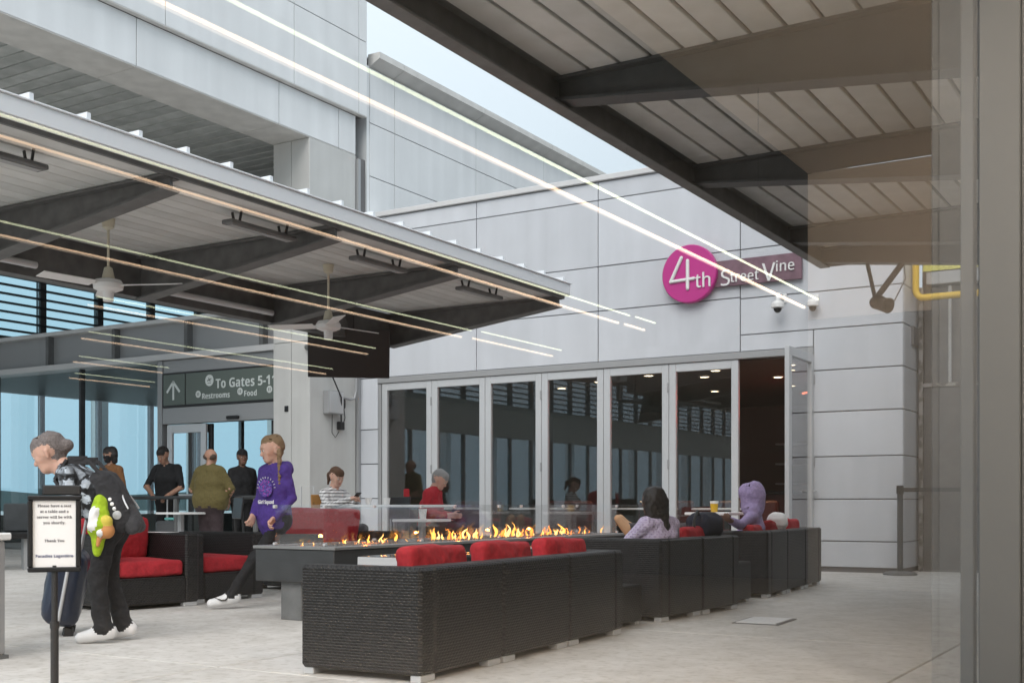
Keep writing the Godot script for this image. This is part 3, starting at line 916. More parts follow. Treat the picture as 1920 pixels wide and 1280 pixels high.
func canopy_left() -> void:
	var c := thing("steel_canopy", "long grey steel canopy with ceiling fans over the red armchairs", "canopy")
	var z0 := -11.34
	var z1 := -4.15
	var s := Shape.new()
	s.box(Vector3(-6.17, 3.232, (z0 + z1) / 2), Vector3(0.02, 0.115, z1 - z0), 0.004)
	s.box(Vector3(-6.165, 3.296, (z0 + z1) / 2), Vector3(0.04, 0.012, z1 - z0 + 0.03), 0.003)
	s.box(Vector3(-6.20, 3.17, (z0 + z1) / 2), Vector3(0.06, 0.01, z1 - z0), 0.003)
	shp(c, "fascia", s, M.fascia)
	s = Shape.new()
	s.box(Vector3(-6.245, 3.165, (z0 + z1) / 2), Vector3(0.03, 0.06, z1 - z0 - 0.01), 0.0)
	shp(c, "gutter", s, M.steel_grey)
	var beams := [z0 + 0.08, -9.25, -7.46, -5.69, -4.2]
	for z in beams:
		tapered_beam(c, -8.6, -6.26, z, 3.14, 2.76, 3.05, M.steel_mid)
	span(c, "rear_beam", Vector3(-8.74, 2.78, z0 + 0.02), Vector3(-8.6, 3.16, z1), M.steel_mid)
	span(c, "roof_sheet", Vector3(-8.8, 3.262, z0), Vector3(-6.2, 3.284, z1), M.coping)
	var k := 0
	for i in beams.size() - 1:
		var x := -8.585
		while x < -6.4:
			span(c, "ceiling_plank", Vector3(x + 0.005, 3.158, beams[i] + 0.02), Vector3(x + 0.158, 3.185, beams[i + 1] - 0.02), M["plank_%d" % ((k * 7 + i * 3) % 3)], 0.004)
			x += 0.163
			k += 1
	span(c, "ceiling_backing", Vector3(-8.6, 3.19, z0 + 0.03), Vector3(-6.25, 3.26, z1), M.joint)
	var z := z0 + 0.1
	while z < z1:
		span(c, "roof_rib", Vector3(-8.8, 3.285, z - 0.015), Vector3(-6.19, 3.36, z + 0.015), M.fascia)
		z += 0.42
	# ties back to the pier, and out of frame to the upper storey
	var t := Shape.new()
	for q in [-10.9, -5.2]:
		t.tube([Vector3(-8.7, 2.95, q), Vector3(-11.9, 3.25, q - 2.6 if q < -10 else q)], 0.045, 10)
	t.tube([Vector3(-8.72, 2.86, z0 + 0.3), Vector3(-8.72, 2.86, z1)], 0.04, 10)
	shp(c, "tie_rod", t, M.steel_grey)
	for q in [-5.2]:
		bx(c, "hanger", Vector3(-11.9, 4.9, q), Vector3(0.08, 3.3, 0.08), M.steel_grey)
	# ceiling fans
	for q in [[-7.67, -6.31, 2.62, 25.0, "white ceiling fan nearer the window, its blades half hidden by strip reflections"], [-7.33, -8.62, 2.57, 80.0, "white ceiling fan farther off, in front of the black monitor"]]:
		var f := thing("ceiling_fan", q[4], "fan", Vector3(q[0], q[2], q[1]), q[3], "ceiling fans under the canopy")
		var p := Shape.new()
		p.tube([Vector3(0, 0.08, 0), Vector3(0, 3.16 - q[2], 0)], 0.011, 8)
		shp(f, "rod", p, M.ivory)
		p = Shape.new()
		p.lathe([[0.012, -0.09], [0.045, -0.07], [0.055, 0.0]], Vector3(0, 3.155 - q[2], 0), 16)
		p.lathe([[0.045, 0.05], [0.05, 0.06], [0.032, 0.14], [0.012, 0.15]], Vector3.ZERO, 16)
		shp(f, "cup", p, M.ivory)
		p = Shape.new()
		p.lathe([[0.0, -0.05], [0.07, -0.05], [0.115, -0.03], [0.12, 0.01], [0.1, 0.04], [0.04, 0.055]], Vector3.ZERO, 24)
		p.lathe([[0.0, -0.13], [0.04, -0.13], [0.045, -0.05]], Vector3.ZERO, 16)
		var mo := shp(f, "motor", p, M.white_paint)
		for b in 3:
			var bl := Shape.new()
			var an := TAU * b / 3.0
			var ba := Basis(Vector3.UP, an) * Basis(Vector3.RIGHT, 0.22)
			bl.box(ba * Vector3(0.37, 0.0, 0.0), Vector3(0.46, 0.008, 0.12), 0.003, ba)
			bl.box(ba * Vector3(0.15, 0.0, 0.0), Vector3(0.12, 0.012, 0.03), 0.003, ba)
			shp(mo, "blade", bl, M.white_paint)
	# strip heaters hung under the eave and tube lamps at the rear
	var hn := 0
	for zc in [-4.55, -6.95, -8.5, -10.2]:
		hn += 1
		var h := thing("strip_heater", "long dark infrared heater hung below the canopy eave, " + ["nearest", "second", "third", "farthest"][hn - 1] + " of four", "heater", Vector3(-6.62, 3.06, zc), 0, "strip heaters below the eave")
		bx(h, "casing", Vector3.ZERO, Vector3(0.12, 0.035, 0.75), M.steel_grey, 0.008)
		bx(h, "element", Vector3(0, -0.02, 0), Vector3(0.06, 0.008, 0.68), M.aluminium_dull)
		for q in [-0.33, 0.33]:
			var br := Shape.new()
			br.bar(Vector3(0.03, 0.018, q * 0.8), Vector3(0.05, 0.098, q * 0.8), 0.02, 0.01)
			br.bar(Vector3(-0.03, 0.018, q * 0.8), Vector3(-0.05, 0.098, q * 0.8), 0.02, 0.01)
			shp(h, "bracket", br, M.black_metal)
	for q in [[-5.5, "nearer the window"], [-8.35, "nearer the pier"]]:
		var l := thing("tube_lamp", "unlit white tube lamp along the canopy's rear beam, " + q[1], "lamp", Vector3(-8.5, 2.86, q[0]), 0, "tube lamps on the rear beam")
		var p := Shape.new()
		p.tube([Vector3(0, 0, -0.75), Vector3(0, 0, 0.75)], 0.03, 10)
		shp(l, "tube", p, M.aluminium)
		for e in [-0.7, 0.7]:
			bx(l, "clip", Vector3(-0.05, 0.0, e), Vector3(0.1, 0.04, 0.03), M.steel_grey)
	# monitor
	var tv := thing("hanging_monitor", "black flat monitor hung tilted below the canopy's far end", "monitor", Vector3(-8.62, 2.6, -10.5), 0)
	tv.rotation_degrees = Vector3(14, 40, 0)
	bx(tv, "casing", Vector3.ZERO, Vector3(0.94, 0.56, 0.05), M.black_plastic, 0.008)
	bx(tv, "screen", Vector3(0, 0.01, 0.026), Vector3(0.9, 0.51, 0.004), mat("screen_off", Color(0.014, 0.012, 0.012), 0.4))
	bx(tv, "mount", Vector3(0, 0.24, -0.08), Vector3(0.12, 0.5, 0.1), M.black_metal, 0.01)


func canopy_right() -> void:
	var c := thing("steel_canopy", "dark steel canopy with pale plank ceiling over the wicker sofas' backs", "canopy")
	var z0 := -11.62
	var z1 := -4.25
	var s := Shape.new()
	s.box(Vector3(-3.44, 3.33, (z0 + z1) / 2), Vector3(0.016, 0.2, z1 - z0), 0.003)
	s.box(Vector3(-3.40, 3.235, (z0 + z1) / 2), Vector3(0.1, 0.016, z1 - z0), 0.003)
	s.box(Vector3(-3.40, 3.43, (z0 + z1) / 2), Vector3(0.1, 0.016, z1 - z0), 0.003)
	shp(c, "edge_channel", s, M.steel_grey)
	var beams := [z0 + 0.08, -10.53, -8.24, -6.13, -4.3]
	for z in beams:
		tapered_beam(c, -3.4, -0.87, z, 3.395, 3.27, 2.99, M.steel_dark)
	span(c, "end_plate", Vector3(-3.44, 3.24, z0 - 0.02), Vector3(-0.87, 3.42, z0), M.steel_dark)
	span(c, "roof_sheet", Vector3(-3.46, 3.50, z0), Vector3(-0.87, 3.54, z1), M.coping)
	span(c, "ceiling_backing", Vector3(-3.42, 3.455, z0 + 0.02), Vector3(-0.87, 3.49, z1), M.steel_dark)
	span(c, "wall_plate", Vector3(-0.93, 2.97, z0), Vector3(-0.868, 3.45, z1), M.steel_dark)
	for i in beams.size() - 1:
		var x := -3.37
		var k := 0
		while x < -1.0:
			span(c, "ceiling_plank", Vector3(x + 0.012, 3.405, beams[i] + 0.02), Vector3(x + 0.186, 3.435, beams[i + 1] - 0.02), M["plank_%d" % ((k * 5 + i) % 3)], 0.005)
			x += 0.198
			k += 1
	# floodlight hung off the far end
	var f := thing("floodlight", "dark floodlight on a forked bracket below the right canopy's end", "lamp", Vector3(-2.83, 3.17, -11.54))
	var q := Shape.new()
	q.bar(Vector3(-0.13, 0.05, 0.0), Vector3(-0.05, -0.3, 0.02), 0.035, 0.03, 0.004)
	q.bar(Vector3(0.22, 0.03, 0.0), Vector3(-0.03, -0.3, 0.02), 0.05, 0.045, 0.004)
	shp(f, "bracket", q, M.steel_dark)
	q = Shape.new()
	q.ball(Vector3(-0.02, -0.35, 0.02), Vector3(0.085, 0.07, 0.08), 8)
	q.lathe([[0.03, -0.02], [0.06, 0.0], [0.075, 0.12], [0.06, 0.125], [0.0, 0.1]], Vector3(0.0, -0.37, 0.04), 16, Basis(Vector3(0, 0, 1), -1.9) * Basis(Vector3.RIGHT, 0.5))
	shp(f, "lamp_head", q, mat("brown_metal", Color(0.06, 0.05, 0.042), 0.5))
	q = Shape.new()
	q.tube([Vector3(0.22, 0.02, 0), Vector3(0.24, -0.15, 0.03), Vector3(0.14, -0.36, 0.05)], 0.006, 6)
	shp(f, "cable", q, M.aluminium_dull)


func service_corner() -> void:
	var g := thing("service_gate", "dark grey metal service gate in the recess beside the restaurant corner", "gate", Vector3(0, 0, -15.4))
	span(g, "panel", Vector3(-3.24, 0.03, -0.06), Vector3(-0.9, 2.34, -0.02), M.gate_grey)
	span(g, "upper_panel", Vector3(-3.24, 2.4, -0.1), Vector3(-0.9, 3.62, -0.07), M.gate_grey)
	span(g, "rail", Vector3(-3.3, 2.345, -0.04), Vector3(-0.9, 2.395, 0.0), M.flaking, 0.004)
	for x in [-2.92, -2.55, -2.15, -1.75]:
		span(g, "bar", Vector3(x - 0.018, 2.4, -0.04), Vector3(x + 0.018, 3.62, -0.005), M.aluminium_dull)
	span(g, "post", Vector3(-3.3, 0.0, -0.05), Vector3(-3.245, 3.62, 0.01), M.flaking, 0.004)
	span(g, "bottom_rail", Vector3(-3.24, 0.0, -0.05), Vector3(-0.9, 0.03, -0.01), M.joint)
	var w := thing("service_wall", "unfinished dark wall with yellow insulation showing above the service gate", "wall")
	span(w, "wall", Vector3(-3.3, 0.0, -15.75), Vector3(-0.86, 5.4, -15.62), M.gate_grey)
	span(w, "duct", Vector3(-3.2, 3.64, -15.6), Vector3(-0.9, 3.80, -15.35), M.aluminium_dull, 0.006)
	var s := Shape.new()
	var a := []
	var b := []
	for i in 12:
		var x := -3.24 + i * 0.2
		a.append(Vector3(x, 4.02 + 0.03 * sin(i * 2.1), -15.44 + 0.05 * sin(i * 1.3)))
		b.append(Vector3(x, 3.81, -15.34))
	for i in 11:
		s.poly([a[i], a[i + 1], b[i + 1]], Vector3(0, 0.2, 1)); s.poly([a[i], b[i + 1], b[i]], Vector3(0, 0.2, 1))
	s.box(Vector3(-2.1, 3.95, -15.53), Vector3(2.2, 0.2, 0.1))
	shp(w, "insulation", s, M.insulation)
	var p := thing("yellow_pipe", "bright yellow bent gas pipe at the restaurant corner", "pipe")
	var t := Shape.new()
	var pts := [Vector3(-3.27, 5.2, -15.1), Vector3(-3.27, 3.62, -15.1)]
	for i in 6:
		var an := PI / 2 * i / 5.0
		pts.append(Vector3(-3.27 + 0.1 * (1 - cos(an)), 3.54 - 0.1 * sin(an) + 0.0, -15.1))
	pts.append(Vector3(-1.0, 3.44, -15.1))
	t.tube(pts, 0.042, 14)
	shp(p, "pipe", t, M.yellow_pipe)
	for q in [Vector3(-3.27, 4.2, -15.1), Vector3(-2.0, 3.44, -15.1)]:
		bx(p, "clamp", q + Vector3(0, 0, -0.1), Vector3(0.06, 0.06, 0.2), M.aluminium_dull)


# ---------------------------------------------------------------- furniture
func cushion(s: Vector3, r: float, puff: float, sd: int, n := 14) -> ArrayMesh:       # a soft filled block with rounded edges and creases
	var f := FastNoiseLite.new()
	f.seed = sd
	f.frequency = 4.0
	var g2 := FastNoiseLite.new()
	g2.seed = sd + 5
	g2.frequency = 13.0
	var st := SurfaceTool.new()
	st.begin(Mesh.PRIMITIVE_TRIANGLES)
	st.set_smooth_group(0)
	var h := s / 2.0
	for ax in 3:
		var u := (ax + 1) % 3
		var w := (ax + 2) % 3
		for sg in [-1.0, 1.0]:
			var g := []
			for i in n + 1:
				for k in n + 1:
					var c := Vector3.ZERO
					c[ax] = sg
					c[u] = sin((float(i) / n * 2.0 - 1.0) * PI / 2)
					c[w] = sin((float(k) / n * 2.0 - 1.0) * PI / 2)
					var p := c * h
					var inner := p.clamp(-h + Vector3.ONE * r, h - Vector3.ONE * r)
					var d := p - inner
					p = inner + (d.normalized() * r if d.length() > 0.0001 else Vector3.ZERO)
					var q := c * h
					var bul := (1.0 - pow(q.x / h.x, 2.0)) * (1.0 - pow(q.z / h.z, 2.0)) if h.y < h.z else (1.0 - pow(q.x / h.x, 2.0)) * (1.0 - pow(q.y / h.y, 2.0))
					var t := 1 if h.y < h.z else 2
					p[t] += signf(c[t]) * absf(c[t]) * puff * bul
					p += c.normalized() * (f.get_noise_3dv(p) * 0.016 + g2.get_noise_3dv(p) * 0.007)
					g.append(p)
			for i in n:
				for k in n:
					var q: Array = [g[i * (n + 1) + k], g[(i + 1) * (n + 1) + k], g[(i + 1) * (n + 1) + k + 1], g[i * (n + 1) + k + 1]]
					for o in ([0, 2, 1, 0, 3, 2] if sg > 0 else [0, 1, 2, 0, 2, 3]):
						st.add_vertex(q[o])
	st.index()
	st.generate_normals()
	return st.commit()

# A wicker seat: width along x, its back at +z, seat open to -z.
func seat(label: String, group: String, at: Vector3, turn: float, w: float, dp: float, hi: float, arms: String, called := "wicker_sofa", cush := 0.66, back_up := 0.12, with_back := true) -> Node3D:
	var t := thing(called, label, "sofa" if called == "wicker_sofa" else "armchair", at, turn, group)
	var al := 0.13
	var bw0 := -w / 2 + (al if arms.contains("l") else 0.0)
	var bw1 := w / 2 - (al if arms.contains("r") else 0.0)
	var s := Shape.new()
	s.box(Vector3((bw0 + bw1) / 2, 0.145, -0.076), Vector3(bw1 - bw0, 0.22, dp - 0.152), 0.012)
	shp(t, "base", s, M.wicker)
	s = Shape.new()
	s.box(Vector3((bw0 + bw1) / 2, (hi + 0.035) / 2, dp / 2 - 0.075), Vector3(bw1 - bw0, hi - 0.035, 0.15), 0.014)
	shp(t, "backrest", s, M.wicker)
	for sd in [["l", -1.0], ["r", 1.0]]:
		if arms.contains(sd[0]):
			s = Shape.new()
			s.box(Vector3(sd[1] * (w / 2 - al / 2), (hi + 0.035) / 2, 0.0), Vector3(al, hi - 0.035, dp), 0.016)
			shp(t, "armrest", s, M.wicker)
	for fx in [-1.0, 1.0]:
		for fz in [-1.0, 1.0]:
			bx(t, "foot", Vector3(fx * (w / 2 - 0.08), 0.017, fz * (dp / 2 - 0.04)), Vector3(0.13, 0.034, 0.06), M.aluminium, 0.004)
	var x0 := -w / 2 + (al if arms.contains("l") else 0.01)
	var x1 := w / 2 - (al if arms.contains("r") else 0.01)
	var key := "seat %.2f %.2f" % [x1 - x0, dp]
	if not cache.has(key):
		cache[key] = cushion(Vector3(x1 - x0 - 0.02, 0.13, dp - 0.17), 0.035, 0.02, 3)
	put(t, "seat_cushion", cache[key], M.red_cloth_0, Vector3((x0 + x1) / 2, 0.325, -0.075))
	if with_back:
		var cw := minf(cush, x1 - x0 - 0.02)
		var ch := hi + back_up - 0.38
		key = "back %.2f %.2f" % [cw, ch]
		if not cache.has(key):
			cache[key] = cushion(Vector3(cw, ch, 0.11), 0.04, 0.012, int(cw * 90.0))
		put(t, "back_cushion", cache[key], M.red_cloth_0 if int(absf(at.z) * 10) % 2 else M.red_cloth_1, Vector3((x0 + x1) / 2 + 0.02 * sin(at.z * 9.0), 0.385 + ch / 2, dp / 2 - 0.225), Vector3(-7, 2.0 * sin(at.z * 5.0), 1.5 * sin(at.z * 7.0)))
	return t

func more() -> void:
	# near row of sofas, backs towards the window
	var sl := ["wicker sofa unit with a red cushion, the nearest one with an arm at its end", "middle wicker unit of the nearest sofa, red cushion upright", "far end wicker unit of the nearest sofa beside the low wicker table"]
	for i in 3:
		seat(sl[i], "near wicker sofa units", Vector3(-3.62 - 0.043 * i, 0, -4.865 - 0.822 * i), 93.0, 0.815, 0.72, 0.55, ["l", "", "r"][i], "wicker_sofa", 0.58, 0.085)
	var s2 := ["wicker sofa unit behind the woman with long dark hair", "wicker sofa unit with the navy bag on its back"]
	for i in 2:
		seat(s2[i], "middle wicker sofa units", Vector3(-3.79 + 0.035 * i, 0, -8.085 - 0.712 * i), 87.5, 0.705, 0.72, 0.6, ["l", "r"][i], "wicker_sofa", 0.48, 0.07)
	var s3 := ["wicker sofa unit behind the person in the lilac hood", "middle unit of the farthest wicker sofa", "last wicker sofa unit, nearest the restaurant corner"]
	for i in 3:
		seat(s3[i], "far wicker sofa units", Vector3(-3.89 - 0.04 * i, 0, -10.54 - 0.69 * i), 93.3, 0.683, 0.72, 0.61, ["l", "", "r"][i], "wicker_sofa", 0.44, [0.05, 0.08, 0.09][i])
	# low wicker tables between the sofas
	for q in [[Vector3(-3.83, 0, -7.31), 0.62, 0.29, 0.5, "low wicker table between the nearest and the middle sofa"], [Vector3(-3.85, 0, -9.55), 0.62, 0.36, 0.62, "low wicker table between the middle and the farthest sofa"], [Vector3(-4.72, 0, -6.5), 0.34, 0.5, 0.9, "narrow wicker side table with an aluminium end, in front of the nearest sofa"], [Vector3(-4.62, 0, -8.6), 0.5, 0.5, 0.9, "wicker table beside the woman with long dark hair"]]:
		var t := thing("wicker_table", q[4], "table", q[0], 0.0, "wicker tables")
		bx(t, "body", Vector3(0, q[2] / 2 + 0.01, 0), Vector3(q[1], q[2] - 0.03, q[3]), M.wicker, 0.012)
		for fx in [-1.0, 1.0]:
			for fz in [-1.0, 1.0]:
				bx(t, "foot", Vector3(fx * (q[1] / 2 - 0.08), 0.012, fz * (q[3] / 2 - 0.05)), Vector3(0.12, 0.024, 0.06), M.aluminium)
		if q[2] > 0.4:
			bx(t, "end_plate", Vector3(0, q[2] - 0.06, q[3] / 2 + 0.006), Vector3(q[1] * 0.98, 0.13, 0.01), M.aluminium, 0.004)
			bx(t, "glass_top", Vector3(0, q[2] + 0.004, 0), Vector3(q[1] - 0.02, 0.012, q[3] - 0.02), M.screen_glass)
	# armchairs across the fire table
	seat("wicker armchair with red cushions, nearest of the row, paper on its arm", "red cushioned armchairs", Vector3(-7.85, 0, -6.64), -99.0, 0.88, 0.82, 0.61, "lr", "wicker_armchair", 0.6, 0.13)
	seat("second wicker armchair with red seat, behind the girl's legs", "red cushioned armchairs", Vector3(-7.92, 0, -7.5), -90.0, 0.86, 0.82, 0.60, "lr", "wicker_armchair", 0.6, 0.02, false)
	seat("wicker loveseat with a wide tall red back, seen through the fire table's glass", "red cushioned armchairs", Vector3(-8.0, 0, -9.5), -88.0, 1.6, 0.82, 0.56, "lr", "wicker_armchair", 1.3, 0.25)
	var sh := thing("menu_sheet", "white paper lying on the nearest armchair's arm", "paper", Vector3(-7.9, 0.613, -7.0), 4.0)
	bx(sh, "sheet", Vector3.ZERO, Vector3(0.42, 0.003, 0.13), M.paper)

	fire_table()
	rail_and_stands()
	cafe_tables()
	people()


func flame_mesh(sd: int, hi: float) -> ArrayMesh:        # one licking tongue: a lean, twisting, pointed tube
	var r := RandomNumberGenerator.new()
	r.seed = sd
	var s := Shape.new()
	var pts := []
	var rad := []
	var ph := r.randf() * TAU
	var lean := r.randf_range(-0.35, 0.35)
	var lz := r.randf_range(-0.3, 0.3)
	var thin := r.randf_range(0.07, 0.17)
	for i in 12:
		var u := i / 11.0
		pts.append(Vector3(hi * (lean * u * u + 0.2 * sin(ph + u * 6.0) * u), hi * (u + 0.05 * sin(ph * 2.0)), hi * (lz * u + 0.16 * cos(ph + u * 5.0) * u)))
		rad.append(maxf(0.0008, hi * thin * pow(sin(PI * (0.1 + 0.9 * u)), 0.7) * (1.0 - 0.5 * u) * (1.0 + 0.25 * sin(ph + u * 9.0))))
	s.tube(pts, rad, 7, false)
	return s.mesh()

func fire_table() -> void:
	var t := thing("fire_table", "long dark steel fire table with flames behind low glass screens", "fire table")
	var s := Shape.new()
	var z0 := -11.2
	var z1 := -6.4
	s.box(Vector3(-5.77, 0.405, (z0 + z1) / 2), Vector3(0.76, 0.24, z1 - z0), 0.006)
	shp(t, "body", s, M.pit_steel)
	s = Shape.new()
	s.box(Vector3(-6.10, 0.537, (z0 + z1) / 2), Vector3(0.13, 0.022, z1 - z0 + 0.02), 0.003)
	s.box(Vector3(-5.44, 0.537, (z0 + z1) / 2), Vector3(0.13, 0.022, z1 - z0 + 0.02), 0.003)
	s.box(Vector3(-5.77, 0.537, z1 - 0.055), Vector3(0.528, 0.022, 0.13), 0.003)
	s.box(Vector3(-5.77, 0.537, z0 + 0.055), Vector3(0.528, 0.022, 0.13), 0.003)
	shp(t, "top_rim", s, M.pit_top)
	for z in [-6.56, -8.8, -11.0]:
		bx(t, "leg", Vector3(-5.85, 0.142, z), Vector3(0.2, 0.284, 0.2), M.steel_grey, 0.004)
	# gravel bed
	var mm := MultiMesh.new()
	mm.transform_format = MultiMesh.TRANSFORM_3D
	var st := Shape.new()
	st.ball(Vector3.ZERO, Vector3(0.014, 0.009, 0.012), 3)
	mm.mesh = st.mesh()
	mm.instance_count = 2600
	for i in 2600:
		var b := Basis.from_euler(Vector3(rng.randf() * 3, rng.randf() * 6, rng.randf() * 3)).scaled(Vector3.ONE * rng.randf_range(0.6, 1.3))
		mm.set_instance_transform(i, Transform3D(b, Vector3(rng.randf_range(-6.02, -5.52), 0.532 + rng.randf() * 0.014, rng.randf_range(z0 + 0.12, z1 - 0.12))))
	var mi := MultiMeshInstance3D.new()
	mi.name = "gravel"
	mi.multimesh = mm
	mi.material_override = mat("pebble", Color(0.13, 0.125, 0.12), 0.5)
	mi.set_meta("kind", "stuff")
	t.add_child(mi)
	# glass screen: panes on both long sides and the ends, with clips
	var gx := [-5.97, -5.49]
	var gz := [-6.42, -7.6, -8.78, -9.96, -11.14]
	for x in gx:
		for i in 4:
			span(t, "glass_pane", Vector3(x - 0.004, 0.552, gz[i + 1] + 0.006), Vector3(x + 0.004, 0.85, gz[i] - 0.006), M.screen_glass)
		for z in gz:
			var po := bx(t, "glass_clamp", Vector3(x, 0.562, z), Vector3(0.02, 0.02, 0.034), M.aluminium, 0.003)
			bx(po, "clip", Vector3(0, 0.274, 0), Vector3(0.02, 0.026, 0.034), M.aluminium, 0.003)
	for z in [gz[0], gz[4]]:
		span(t, "glass_pane", Vector3(gx[0] + 0.008, 0.552, z - 0.004), Vector3(gx[1] - 0.008, 0.85, z + 0.004), M.screen_glass)
	# flames in uneven clusters
	var fm := [glow("flame_yellow", Color(1.0, 0.50, 0.09), 1.25), glow("flame_orange", Color(1.0, 0.34, 0.05), 1.0), glow("flame_pale", Color(1.0, 0.66, 0.22), 1.4)]
	var clusters := [[-6.55, 0.045, 5], [-6.9, 0.055, 7], [-7.2, 0.06, 4], [-7.5, 0.10, 7], [-7.95, 0.04, 3], [-8.3, 0.12, 9], [-8.6, 0.10, 7], [-8.85, 0.11, 4], [-9.3, 0.15, 10], [-9.62, 0.11, 6], [-10.0, 0.10, 6], [-10.3, 0.15, 9], [-10.62, 0.07, 5], [-10.9, 0.09, 5]]
	for f in fm:
		f.transparency = BaseMaterial3D.TRANSPARENCY_ALPHA
		f.albedo_color.a = 0.5
	var nf := 0
	for c in clusters:
		for k in c[2] + 4:
			nf += 1
			var hi: float = c[1] * (rng.randf_range(0.3, 1.0) if k < c[2] else rng.randf_range(0.15, 0.4))
			var o := put(t, "flame", flame_mesh(nf * 13, hi), fm[nf % 3], Vector3(-5.74 + rng.randf_range(-0.1, 0.1), 0.535, c[0] + rng.randf_range(-0.2, 0.2)))
			o.rotation_degrees.y = rng.randf() * 360.0
	for z in [-7.2, -8.5, -9.7, -10.5]:
		var l := OmniLight3D.new()
		l.name = "fire_light"
		l.light_color = Color(1.0, 0.55, 0.2)
		l.light_energy = 0.035
		l.light_size = 0.012
		l.omni_range = 30.0
		l.shadow_enabled = true
		l.position = Vector3(-5.74, 0.60, z)
		t.add_child(l)


func rail_and_stands() -> void:
	var r := thing("handrail", "dark bronze handrail on square posts before the entrance", "handrail", Vector3(0, 0, -12.6))
	var s := Shape.new()
	s.tube([Vector3(-16.5, 0.96, 0), Vector3(-11.95, 0.96, 0)], 0.028, 10)
	shp(r, "rail", s, M.steel_dark)
	for x in [-16.2, -13.75, -12.1]:
		bx(r, "post", Vector3(x, 0.47, 0), Vector3(0.055, 0.94, 0.055), M.steel_grey, 0.004)
		bx(r, "foot_plate", Vector3(x, 0.008, 0), Vector3(0.14, 0.014, 0.14), M.steel_grey)
	# belt post in the recess
	var b := thing("belt_post", "grey retractable belt post standing at the restaurant corner", "barrier post", Vector3(-3.32, 0, -14.48))
	var p := Shape.new()
	p.lathe([[0.0, 0.0], [0.2, 0.0], [0.2, 0.018], [0.17, 0.035], [0.05, 0.05], [0.0, 0.05]], Vector3.ZERO, 28)
	shp(b, "base", p, M.steel_grey)
	p = Shape.new()
	p.lathe([[0.034, 0.05], [0.034, 0.98]], Vector3.ZERO, 16)
	shp(b, "tube", p, M.steel_dark)
	p = Shape.new()
	p.lathe([[0.036, 0.98], [0.044, 0.985], [0.044, 1.075], [0.036, 1.085], [0.0, 1.085]], Vector3.ZERO, 16)
	shp(b, "cassette", p, M.black_plastic)
	p = Shape.new()
	p.box(Vector3(1.2, 1.03, -0.05), Vector3(2.34, 0.05, 0.003), 0.0, Basis(Vector3.UP, 0.03))
	shp(b, "belt", p, M.black_metal)
	# floor box lid
	var h := thing("floor_hatch", "pale square steel hatch set in the paving behind the middle sofa", "hatch", Vector3(-2.84, 0.0, -8.19), 3.0)
	bx(h, "frame", Vector3(0, 0.003, 0), Vector3(0.34, 0.006, 0.5), M.joint)
	bx(h, "lid", Vector3(0, 0.007, 0), Vector3(0.29, 0.008, 0.45), M.white_paint, 0.002)
	# notice on a pole
	var n := thing("notice_stand", "black framed notice on a thin black pole asking guests to take a seat", "sign stand", Vector3(-4.44, 0, -3.36), 50.0)
	p = Shape.new()
	p.lathe([[0.0, 0.0], [0.15, 0.0], [0.15, 0.012], [0.03, 0.025], [0.0, 0.025]], Vector3.ZERO, 24)
	shp(n, "base", p, M.black_metal)
	p = Shape.new()
	p.tube([Vector3(0, 0.02, 0), Vector3(0, 0.32, 0)], 0.018, 10)
	p.tube([Vector3(0, 0.30, 0), Vector3(0, 0.33, 0)], 0.021, 10)
	p.tube([Vector3(0, 0.32, 0), Vector3(0, 0.58, 0)], 0.014, 10)
	shp(n, "pole", p, M.black_metal)
	p = Shape.new()
	p.box(Vector3(0, 0.88, 0.012), Vector3(0.222, 0.022, 0.03), 0.005)
	p.box(Vector3(0, 0.562, 0.012), Vector3(0.222, 0.022, 0.03), 0.005)
	p.box(Vector3(-0.1, 0.721, 0.012), Vector3(0.022, 0.296, 0.03), 0.005)
	p.box(Vector3(0.1, 0.721, 0.012), Vector3(0.022, 0.296, 0.03), 0.005)
	p.box(Vector3(0, 0.721, 0.0), Vector3(0.2, 0.32, 0.01))
	shp(n, "frame", p, M.black_plastic)
	var pa := bx(n, "paper", Vector3(0, 0.721, 0.009), Vector3(0.178, 0.296, 0.004), M.paper)
	var lines := [["Please have a seat", 0.845, 0.0155], ["at a table and a", 0.82, 0.0155], ["server will be with", 0.795, 0.0155], ["you shortly.", 0.77, 0.0155], ["Thank You", 0.69, 0.0155], ["Paradies Lagardère", 0.622, 0.017]]
	for l in lines:
		var o := words(pa, "lettering", l[0], Vector3(0, l[1] - 0.721, 0.0035), l[2], M.ink_blue if l[0].begins_with("Par") else M.ink, "Droid Sans" if l[0].begins_with("Par") else "Droid Serif", 0.001, Vector3.ZERO, 1.0, 600)
		o.mesh.horizontal_alignment = HORIZONTAL_ALIGNMENT_CENTER
	bx(n, "clip", Vector3(0.03, 0.915, 0.0), Vector3(0.16, 0.045, 0.02), M.black_metal, 0.005)
	# end of a service counter at the picture's edge
	var c := thing("service_counter", "pale topped grey service counter cut off by the left edge", "counter", Vector3(-5.95, 0, -3.56), 5.0)
	var cb := bx(c, "body", Vector3(0, 0.335, 0), Vector3(0.5, 0.63, 0.9), M.aluminium_dull, 0.01)
	bx(c, "top", Vector3(0, 0.675, 0), Vector3(0.54, 0.04, 0.95), M.white_paint, 0.008)
	bx(cb, "panel", Vector3(0.252, -0.035, 0.0), Vector3(0.012, 0.40, 0.66), M.gate_grey, 0.004)
	bx(c, "plinth", Vector3(0, 0.011, 0), Vector3(0.52, 0.02, 0.92), M.steel_grey)


